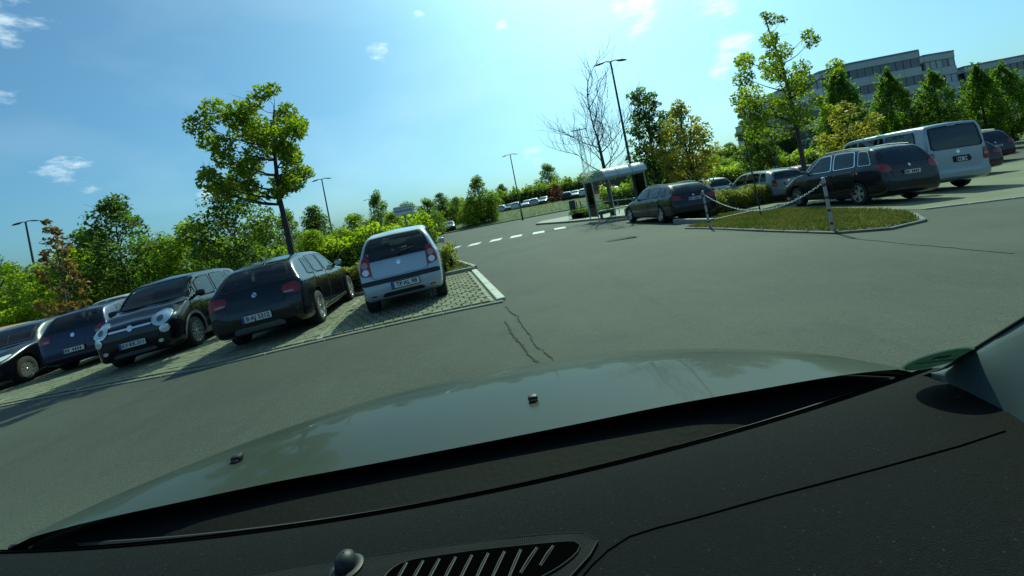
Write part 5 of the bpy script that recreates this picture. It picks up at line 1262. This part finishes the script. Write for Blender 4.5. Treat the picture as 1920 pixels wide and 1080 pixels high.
# white road sign
b0 = on(fxh(764, 21.5), 21.5); e = empty('road_sign', b0); tag(e, 'white rectangular road sign on a pole above the small silver hatchback', 'sign')
p = MB(); p.tube([(0, 0, 0), (0, 0, 2.75)], .045, 8); mk('pole', sm(p, 'pole'), MT['steel'], e)
p = MB(); p.rbox((0, -.06, 2.62), (.98, .04, .44), .015, 1); bd = mk('board', p, MT['white'], e)
p = MB()
for x in np.linspace(-.40, .40, 11): p.box((x, -.082, 2.60 + .008 * math.sin(x * 40)), (.05, .004, .09))
mk('lettering', p, MT['trim'], bd)['kind'] = 'stuff'
p = MB(); p.box((0, -.082, 2.74), (.96, .004, .02)); mk('board_border', p, MT['trim'], bd)
# striped posts with a chain
def striped(label, x, y, h, lean=0.0):
    e = empty('striped_post', on(x, y, 0)); tag(e, label, 'post', 'red and white chain posts')
    z = 0; hs = [.16, .05, .19, .05, .19, .05, .18, .06, .07]; k_ = h / sum(hs)
    for k, q in enumerate(hs):
        b = MB(); b.lathe([(.030, z), (.030, z + q * k_)], 14); mk('band', b.mesh('band', 40), MT['red'] if k % 2 else MT['post_white'], e); z += q * k_
    b = MB(); b.lathe([(.030, h), (.034, h + .005), (.030, h + .03), (.015, h + .045), (.001, h + .048)], 14); mk('cap', sm(b, 'cap'), MT['post_white'], e)
    b = MB(); b.lathe([(.07, 0), (.07, .02), (.04, .03)], 14); mk('foot', sm(b, 'foot'), MT['steel_dark'], e)
    b = MB(); b.tube([(-.02, 0, h - .04), (-.06, 0, h - .03), (-.07, 0, h - .07)], .008, 6); mk('hook', b, MT['steel'], e)
    return Vector((x, y, gz(x, y) + h - .05))
pa, pb = gnd(1331, 428), gnd(1563, 437)
pc = Vector((8.2, 14.9, 0))
ta = striped('red and white post at the hedge end of the grass island', pa.x, pa.y, 1.05); tb = striped('red and white post standing near the lane edge of the grass island', pb.x, pb.y, 1.05)
link = MB(); link.lathe([(.0001, 0)], 3)
def chain(label, p0, p1, sag):
    e = empty('chain', p0); tag(e, label, 'chain'); n = int((p1 - p0).length * 1.06 / .062)
    b = MB(); rr, rl = .014, .038; pts = [(math.cos(a) * rr, 0, math.sin(a) * rr + (rl - rr if math.sin(a) >= 0 else -(rl - rr))) for a in np.linspace(0, 6.283, 13)]
    b.tube(pts, .0065, 5, cap=False); me = b.mesh('link', 60); me.materials.append(MT['white'])
    for k in range(n + 1):
        t = k / n; p = p0.lerp(p1, t) - p0 + Vector((0, 0, -4 * sag * t * (1 - t))); t2 = t + .01; q = p0.lerp(p1, t2) - p0 + Vector((0, 0, -4 * sag * t2 * (1 - t2)))
        o = bpy.data.objects.new('link', me); C.objects.link(o); o.parent = e; o.location = p; o.rotation_mode = 'QUATERNION'
        o.rotation_quaternion = (q - p).to_track_quat('Z', 'Y') @ Matrix.Rotation(math.pi / 2 * (k % 2), 4, 'Z').to_quaternion()
chain('white chain sagging between the two red and white posts', ta, tb, .52)
# dark thin pole in the hedge
b0 = on(fxh(1408, 13.3), 13.3); e = empty('sign_pole', b0); tag(e, 'thin dark leaning pole standing in front of the hedge', 'pole')
p = MB(); p.tube([(0, 0, 0), (-.02, 0, 1.4), (-.05, 0, 2.45)], [.024, .022, .018], 8); mk('pole', sm(p, 'pole'), MT['steel_dark'], e)
p = MB(); p.rbox((-.02, -.02, .95), (.20, .03, .035), .008, 1); mk('bracket', p, MT['steel_dark'], e)
# blue stele behind the silver estate
b0 = on(fxh(1452, 33), 33); e = empty('information_stele', b0); tag(e, 'narrow blue stele among the trunks above the silver estate car', 'sign')
p = MB(); p.rbox((0, 0, 1.25), (.62, .14, 2.5), .03, 1); mk('panel', p, pmat('stele_blue', (0.03, 0.07, 0.22), 0.4), e); p = MB(); p.box((0, 0, .05), (.8, .3, .1)); mk('foot', p, MT['steel'], e)
# litter bin with two legs, railing posts
b0 = on(fxh(1077, 30), 30, .11); e = empty('litter_bin', b0); tag(e, 'dark litter bin on two legs at the bus stop', 'bin')
p = MB(); p.rbox((-.25, 0, .85), (.42, .34, .80), .05, 2); mk('bin_body', sm(p, 'bin_body'), MT['steel_dark'], e)
p = MB(); p.rbox((-.25, -.02, 1.28), (.46, .38, .05), .02, 1); mk('lid', p, MT['steel'], e)
for dx in (.05, .33): p = MB(); p.tube([(dx, 0, 0), (dx, 0, 1.15)], .035, 8); mk('leg', sm(p, 'leg'), MT['steel_dark'], e)
def rail():
    A, B = on(fxh(1088, 33), 33, .11), on(fxh(1180, 27), 27, .11); e = empty('railing', A); tag(e, 'low grey tubular railing running behind the bus stop', 'railing'); d = B - A
    for k in range(5): q = d * (k / 4); p = MB(); p.tube([q, q + Vector((0, 0, .9))], .03, 7); mk('post', sm(p, 'post'), MT['steel'], e)
    for h in (.85, .45): p = MB(); p.tube([Vector((0, 0, h)), d + Vector((0, 0, h))], .022, 7); mk('rail', sm(p, 'rail'), MT['steel'], e)
rail()
# bus shelter
def shelter():
    y = 23.5; b0 = on(fxh(1163, y), y, .11); e = empty('bus_shelter', b0, R(10)); tag(e, 'glass bus shelter with pale barrel roof and grey steel frame', 'bus shelter')
    MS = pmat('shelter_frame', (0.40, 0.45, 0.43), 0.5, 0.2)
    Wd, Dp, Hh = 3.1, 1.3, 2.25
    pane = glass_mat('shelter_glass', (0.92, 0.96, 0.95), base=.03, ior=1.18)
    rf = pmat('shelter_roof_pale', (0.66, 0.72, 0.70), 0.35, var=(3, .4, (0.36, 0.42, 0.4)))
    for sx in (-1, 0, 1):
        for sy in (0, 1):
            if sx == 0 and sy == 0: continue
            p = MB(); p.rbox((sx * Wd / 2, sy * Dp, Hh / 2), (.055, .055, Hh), .01, 1); mk('post', p, MS, e)
    for sy in (0, 1): p = MB(); p.rbox((0, sy * Dp, Hh), (Wd + .2, .09, .12), .015, 1); mk('eaves_beam', p, MS, e)
    rows = []
    for k in range(9):
        a = math.pi * k / 8; rows.append([(-Wd / 2 - .15, Dp / 2 - math.cos(a) * (Dp / 2 + .15), Hh + .06 + .50 * math.sin(a)), (Wd / 2 + .15, Dp / 2 - math.cos(a) * (Dp / 2 + .15), Hh + .06 + .50 * math.sin(a))])
    p = MB()
    for k in range(4):                                    # curved roof in four sheets along its length
        x0, x1 = -Wd / 2 - .15 + k * (Wd + .3) / 4 + .01, -Wd / 2 - .15 + (k + 1) * (Wd + .3) / 4 - .01
        p = MB(); p.grid([[(x0, r[0][1], r[0][2]), (x1, r[0][1], r[0][2])] for r in rows]); p.grid([[(x0, r[0][1], r[0][2] - .02), (x1, r[0][1], r[0][2] - .02)] for r in rows]); mk('roof_sheet', p.mesh('roof_sheet', 60), rf if k else pane, e)
    for k in range(5):
        x = -Wd / 2 - .15 + k * (Wd + .3) / 4; p = MB(); p.tube([(x, r[0][1], r[0][2] + .0) for r in rows], .03, 6); mk('roof_rib', p, MS, e)
    for k in range(4):
        x = -Wd / 2 + (k + .5) * Wd / 4; p = MB(); p.box((x, Dp, 1.2), (Wd / 4 - .06, .012, 1.9)); mk('pane', p, pane, e)
    for sx in (-1, 1): p = MB(); p.box((sx * Wd / 2, Dp / 2, 1.2), (.012, Dp - .12, 1.9)); mk('pane', p, pane, e)
    p = MB(); p.box((0, Dp - .35, .48), (2.4, .36, .05)); bn = mk('bench', p, MS, e)
    for x in (-1, 1): p = MB(); p.box((x, Dp - .35, .23), (.06, .3, .46)); mk('bench_leg', p, MT['steel_dark'], bn)
shelter()
# lattice mast far off behind the bare tree
def mast():
    y = 120.; x = fxh(1108, y); b0 = on(x, y, 0); top = CAM_H + (hor(1108) - 235) * .98 * y / FPX - b0.z; e = empty('lattice_mast', b0); tag(e, 'thin lattice mast with cross arms seen through the bare tree', 'mast')
    for sx in (-1, 1):
        for sy in (-1, 1): p = MB(); p.tube([(sx * .9, sy * .9, 0), (sx * .35, sy * .35, top)], .07, 4); mk('leg', p, MT['steel'], e)
    p = MB(); n = 14
    for k in range(n):
        z0, z1 = top * k / n, top * (k + 1) / n; w0, w1 = .9 - .55 * k / n, .9 - .55 * (k + 1) / n
        for sy in (-1, 1): p.tube([(-w0, sy * w0, z0), (w1, sy * w1, z1)], .04, 4); p.tube([(w0, sy * w0, z0), (-w1, sy * w1, z1)], .04, 4)
    o = mk('bracing', p, MT['steel'], e); o['kind'] = 'stuff'
    for z in (top * .97,): p = MB(); p.tube([(-2.2, 0, z), (2.2, 0, z)], .12, 5); mk('cross_arm', p, MT['steel'], e)
mast()
# ================================================================ THE CAR THE CAMERA RIDES IN
CX = -0.165                                        # its centre line
own = empty('camera_car', (CX, 0.0, 0.0)); tag(own, 'grey car seen from its cabin: bonnet, black scuttle, dark dashboard and window pillar', 'car')
def L_(p): return Vector((p[0] - CX, p[1], p[2]))
M_DASH = pmat('dashboard_plastic', (0.0064, 0.0080, 0.0092), 0.8, spec=.10, var=(220, 1.0, (0.0025, 0.003, 0.0036)), bump=(900, 0.55))
_nt = M_DASH.node_tree; _b = _nt.nodes['Principled BSDF']; _src = _b.inputs['Base Color'].links[0].from_socket
_tc = _nt.nodes.new('ShaderNodeTexCoord'); _vo = _nt.nodes.new('ShaderNodeTexVoronoi'); _vo.inputs['Scale'].default_value = 90
_mr = _nt.nodes.new('ShaderNodeMapRange'); _mr.inputs['From Min'].default_value = .10; _mr.inputs['From Max'].default_value = .05; _mr.inputs['To Max'].default_value = .5
_mx = _nt.nodes.new('ShaderNodeMix'); _mx.data_type = 'RGBA'; _mx.inputs[7].default_value = (.07, .075, .07, 1)
_nt.links.new(_tc.outputs['Object'], _vo.inputs['Vector']); _nt.links.new(_vo.outputs['Distance'], _mr.inputs['Value']); _nt.links.new(_mr.outputs[0], _mx.inputs[0]); _nt.links.new(_src, _mx.inputs[6]); _nt.links.new(_mx.outputs[2], _b.inputs['Base Color'])
M_DASH2 = pmat('dashboard_plastic_lower', (0.017, 0.021, 0.023), 0.6, spec=.35, var=(60, 0.7, (0.011, 0.014, 0.016)), bump=(420, 0.35))
M_HOOD = pmat('bonnet_paint', (0.029, 0.035, 0.023), 0.36, 0.0, coat=.22, spec=.10, var=(2.0, .4, (0.03, 0.037, 0.030)))
M_PIL = pmat('pillar_trim_cloth', (0.032, 0.056, 0.064), 0.75, bump=(700, 0.08))
def ray_on(u, v, drop):                            # point seen at a pixel on the level z = camera height - drop
    d = pix_dir(u, v); t = -drop / d.z; return Vector((d.x * t, t, CAM_H - drop))
# --- bonnet
def hood():
    yr, yf = .86, 1.62; rows = []; xs = np.linspace(-1, 1, 41)
    def pt(s_, t):
        """s across (-1..1), t from scuttle (0) to nose (1)"""
        half = .765 - .07 * t ** 2.0
        y0, y1 = yr - .14 * abs(s_) ** 2.2, yf - .24 * abs(s_) ** 3.0
        yy = y0 + (y1 - y0) * t
        z = .995 - .050 * t - .090 * t ** 3.2 + .085 * abs(s_) ** 2.2 * (1 - t) - .02 * abs(s_) ** 8
        z += .006 * sstep(.80, .45, abs(s_)) * (1 - .6 * t)                          # raised middle
        return Vector((CX + s_ * half, yy, z))
    for t in np.linspace(0, 1, 26): rows.append([L_(pt(s_, t)) for s_ in xs])
    for k, (dy, dz) in enumerate(((.05, -.03), (.09, -.09), (.11, -.22), (.11, -.45))): rows.append([L_(pt(s_, 1) + Vector((0, dy * (1 - .3 * abs(s_)), dz))) for s_ in xs])
    b = MB(); b.grid(rows); o = mk('bonnet', b.mesh('bonnet', 180), M_HOOD, own)
    for sx in (-1, 1):                                                             # front wings
        b = MB(); rr = []
        for t in np.linspace(0, 1, 20):
            p = pt(sx * 1.0, t); rr.append([L_(p + Vector((sx * .006, 0, -.006))), L_(p + Vector((sx * .05, 0, -.03))), L_(p + Vector((sx * .085, 0, -.12))), L_(p + Vector((sx * .09, 0, -.5)))])
        b.grid(rr); mk('front_wing', b.mesh('front_wing', 180), M_HOOD, own)
    return o, pt
bonnet, hood_pt = hood()
hood_bvh = BVHTree.FromPolygons([v.co + Vector((CX, 0, 0)) for v in bonnet.data.vertices], [tuple(p.vertices) for p in bonnet.data.polygons])
for (u, v) in ((1000, 751), (446, 864)):
    h_ = hood_bvh.ray_cast(Vector((0, 0, CAM_H)), pix_dir(u, v).normalized()); p = (h_[0] or Vector((0, 1, .96))) + Vector((0, 0, .007))
    b = MB(); b.rbox((0, 0, 0), (.024, .019, .015), .006, 2); b.rbox((0, -.009, -.003), (.018, .012, .008), .003, 1); nz_ = mk('washer_nozzle', sm(b, 'washer_nozzle'), MT['black'], bonnet, L_(p))
# --- black scuttle between bonnet and glass
rows = []
edge_h = [hood_pt(s_, 0) for s_ in np.linspace(-1.06, 1.06, 41)]
def dash_edge(x):                                   # front edge of the dashboard at the glass
    s_ = (x - CX) / .80; return Vector((x, 0.64 + .065 * s_ * s_, 1.040 + .022 * s_ * s_))
b = MB()
rows.append([L_(p + Vector((0, .30, -.12))) for p in edge_h])
for k, t in enumerate(np.linspace(0, 1, 6)):
    rows.append([L_(p.lerp(dash_edge(p.x) + Vector((0, .02, -.045)), t) + Vector((0, .03 if k == 0 else 0, -.014 - (.012 if k == 0 else .02 * math.sin(math.pi * t))))) for p in edge_h])
b.grid(rows); mk('scuttle', b.mesh('scuttle', 180), pmat('scuttle_plastic', (0.0055, 0.0062, 0.0062), 0.8, spec=.1, bump=(90, .2)), own)
b = MB(); pts = [L_(dash_edge(x) + Vector((0, .060, -.040))) for x in np.linspace(CX - .84, CX + .72, 30)]; b.tube(pts, .006, 7); mk('wiper_blade', sm(b, 'wiper_blade'), MT['black'], own)
# --- windscreen's black printed border along its foot
b = MB(); rows = []
for k in range(2): rows.append([L_(dash_edge(x) + Vector((0, .012 - .020 * k, -.012 + .022 * k))) for x in np.linspace(CX - .86, CX + .80, 30)])
b.grid(rows); mk('windscreen_border', b.mesh('windscreen_border', 180), MT['black'], own)
# --- dashboard
def dash_z(x, y):
    e = dash_edge(x); t = max(0.0, (e.y - y)); s_ = (x - CX) / .8
    return e.z + .050 * (1 - math.exp(-t / .10)) - .35 * max(0, t - .42) ** 1.5
def dash_ray(u, v, up=0.0):
    d = pix_dir(u, v); t = .3
    for _ in range(60): t = .5 * t + .5 * ((dash_z(d.x * t, t) + up - CAM_H) / d.z)
    return Vector((d.x * t, t, dash_z(d.x * t, t) + up))
seam_px = [(1885, 808), (1800, 836), (1640, 880), (1450, 930), (1300, 972), (1230, 990), (1180, 1006), (1140, 1032), (1110, 1060), (1085, 1090)]
b = MB(); rows = []
for y_ in np.concatenate([np.linspace(0, .03, 5), np.linspace(.05, .55, 22)]):
    row = []
    for x in np.linspace(CX - .84, CX + .79, 70):
        e = dash_edge(x); row.append(L_(Vector((x, e.y - y_, dash_z(x, e.y - y_)))))
    rows.append(row)
b.grid(rows); dash = mk('dashboard', b.mesh('dashboard', 180), M_DASH, own)
b = MB(); pts = [L_(dash_ray(u, v, .0005)) for u, v in seam_px]
fine = []
for a, c_ in zip(pts[:-1], pts[1:]): fine += [a.lerp(c_, k / 4) for k in range(4)]
b.tube(fine, .0008, 5); mk('panel_seam', b, pmat('seam_black', (0.0015, 0.0015, 0.0018), 0.9, spec=0), dash)
# vent panel: raised rim, dark slot, slats
def loop(pxs, up, n=60): return [L_(dash_ray(u, v, up)) for u, v in resample(chaikin(pxs, 3), n)]
rim_px = [(300, 1110), (560, 1062), (800, 1028), (980, 1006), (1075, 998), (1120, 1003), (1122, 1022), (1095, 1052), (1060, 1092), (900, 1190), (300, 1250)]
hole_px = [(700, 1120), (724, 1072), (760, 1050), (900, 1030), (1000, 1020), (1075, 1013), (1092, 1020), (1080, 1040), (1046, 1066), (1000, 1090), (940, 1130)]
A, B_ = loop(rim_px, .003), loop(rim_px, -.004)
cA = sum((Vector(p) for p in A), Vector()) / len(A); H0 = loop(hole_px, .0042)
b = MB(); n = len(A)
b.add([tuple(p) for p in A] + [tuple(p) for p in B_], [(i, (i + 1) % n, n + (i + 1) % n, n + i) for i in range(n)] + [tuple(range(n))])
M_SLAT = pmat('vent_slat_edge', (0.022, 0.024, 0.026), 0.6, spec=.2)
M_MESH = pmat('speaker_cloth', (0.0055, 0.0062, 0.0068), 0.8, spec=.15)
nt = M_MESH.node_tree; tc_ = nt.nodes.new('ShaderNodeTexCoord'); vo = nt.nodes.new('ShaderNodeTexVoronoi'); vo.inputs['Scale'].default_value = 420; vo.inputs['Randomness'].default_value = .15; bp = nt.nodes.new('ShaderNodeBump'); bp.inputs['Strength'].default_value = .8; bp.inputs['Distance'].default_value = .002
nt.links.new(tc_.outputs['Object'], vo.inputs['Vector']); nt.links.new(vo.outputs['Distance'], bp.inputs['Height']); nt.links.new(bp.outputs[0], nt.nodes['Principled BSDF'].inputs['Normal'])
vent = mk('vent_panel', b, M_MESH, own)
b = MB(); b.tube(A + A[:1], .0009, 5, cap=False); mk('panel_edge', b, M_SLAT, vent)
b = MB(); b.add([tuple(p) for p in H0], [tuple(range(len(H0)))]); mk('vent_slot', b, pmat('vent_black', (0.0012, 0.0012, 0.0014), 0.9, spec=0), vent)
b = MB(); b.tube(H0 + H0[:1], .0008, 5, cap=False); mk('slot_edge', b, M_SLAT, vent)
for k in range(10):
    u0 = 762 + k * 30.5; u1 = u0 - 26 + k * .5
    v0 = 1052 - (u0 - 760) * .113 - .5; v1 = 1082 + 3 * max(0, 6 - k)
    if k >= 8: v1 = 1074 - (k - 8) * 14; u1 = u0 - (v1 - v0) * .62
    p0, p1 = dash_ray(u0, v0 + 3, .0055), dash_ray(u1, v1, .0055); b = MB(); b.tube([L_(p0), L_(p0.lerp(p1, .5) + Vector((0, 0, .001))), L_(p1)], .0008, 4)
    b.add([L_(p0), L_(p1), L_(p1 + Vector((.0018, 0, -.0008))), L_(p0 + Vector((.0018, 0, -.0008)))], [(0, 1, 2, 3)]); mk('slat', b, M_SLAT, vent)
# light sensor dome
p = dash_ray(650, 1066, .004); b = MB(); b.lathe([(.019, -.004), (.019, .002), (.015, .004), (.0125, .003)], 24); b.lathe([(.0125, .002), (.0122, .008), (.0105, .014), (.006, .018), (.001, .019)], 20); mk('light_sensor', sm(b, 'light_sensor', 50), MT['black'], vent, L_(p))
# --- window pillar on the passenger side
def pillar(sx):
    if sx > 0:
        up_px = [(1735, 704), (1775, 690), (1815, 664), (1870, 630), (1925, 596), (2000, 552), (2100, 495)]; lo_px = [(1745, 712), (1790, 745), (1840, 778), (1890, 806), (1950, 840), (2030, 880), (2130, 930)]
        U = [pix_dir(u, v) * t for (u, v), t in zip(up_px, (.665, .63, .59, .545, .50, .45, .39))]; Lo = [pix_dir(u, v) * t for (u, v), t in zip(lo_px, (.655, .60, .55, .51, .465, .41, .35))]
        U = [Vector((p.x, p.y, p.z + CAM_H)) for p in U]; Lo = [Vector((p.x, p.y, p.z + CAM_H)) for p in Lo]
    else: U, Lo = PIL; U = [Vector((2 * CX - p.x, p.y, p.z)) for p in U]; Lo = [Vector((2 * CX - p.x, p.y, p.z)) for p in Lo]
    rows = []
    for a, c_ in zip(U, Lo):
        row = []
        for k in range(9):
            t = k / 8; q = a.lerp(c_, t); bulge = math.sin(math.pi * t ** .7) * .030; row.append(L_(q + Vector((-sx * bulge * .3, -bulge * .6, bulge * .5))))
        row = [L_(a + Vector((sx * .02, .015, -.012)))] + row + [L_(c_ + Vector((sx * .03, .01, -.03)))]
        rows.append(row)
    b = MB(); b.grid(rows); mk('pillar_trim', b.mesh('pillar_trim', 180), M_PIL, own); return U, Lo
PIL = pillar(1); pillar(-1)
b = MB(); b.tube([L_(p + Vector((0, .003, -.001))) for p in PIL[0]], .0018, 6); mk('pillar_seal', b, MT['black'], own)
# side of the cabin below the pillar: door top
b = MB(); b.grid([[L_(Vector((CX + .775, y_, 1.05))), L_(Vector((CX + .80, y_, .99))), L_(Vector((CX + .80, y_, .45)))] for y_ in np.linspace(.62, -.4, 8)]); mk('door_card', b.mesh('door_card', 60), MT['black'], own)
# round windscreen badge near the pillar foot, its shadow falls on the dashboard
pc_ = pix_dir(1757, 674) * .60; pc_.z += CAM_H
st = empty('windscreen_sticker', L_(pc_)); st.parent = own
ax = Vector((.10, -.775, .63)).normalized(); nrm = Vector((0.05, .60, .80)); nrm = (nrm - ax * nrm.dot(ax)).normalized(); rgt = ax.cross(nrm)
st.rotation_euler = Matrix((rgt, ax, nrm)).transposed().to_euler()
M_ST, M_STR = leaf_mat('sticker_green', (0.010, 0.028, 0.020), (0.010, 0.028, 0.020), .5, (1, 1, 1)), leaf_mat('sticker_rim', (0.34, 0.44, 0.38), (0.34, 0.44, 0.38), .5, (1, 1, 1))
b = MB(); b.lathe([(.001, 0), (.040, 0)], 36); mk('disc', b, M_ST, st)
b = MB(); b.lathe([(.0385, -.0006), (.043, -.0006), (.043, .0006), (.0385, .0006), (.0385, -.0006)], 36); mk('ring', b, M_STR, st)
b = MB(); b.box((0, -.006, -.001), (.055, .003, .0008)); b.box((.004, .012, -.001), (.022, .010, .0008)); mk('print', b, M_STR, st)
# roof panel above the cabin
b = MB(); b.grid([[L_(Vector((CX + sx * .62, y_, 1.60 + .03 * (1 - sx * sx)))) for sx in np.linspace(-1, 1, 9)] for y_ in np.linspace(-.02, -1.6, 8)]); mk('roof', b.mesh('roof', 180), M_HOOD, own)
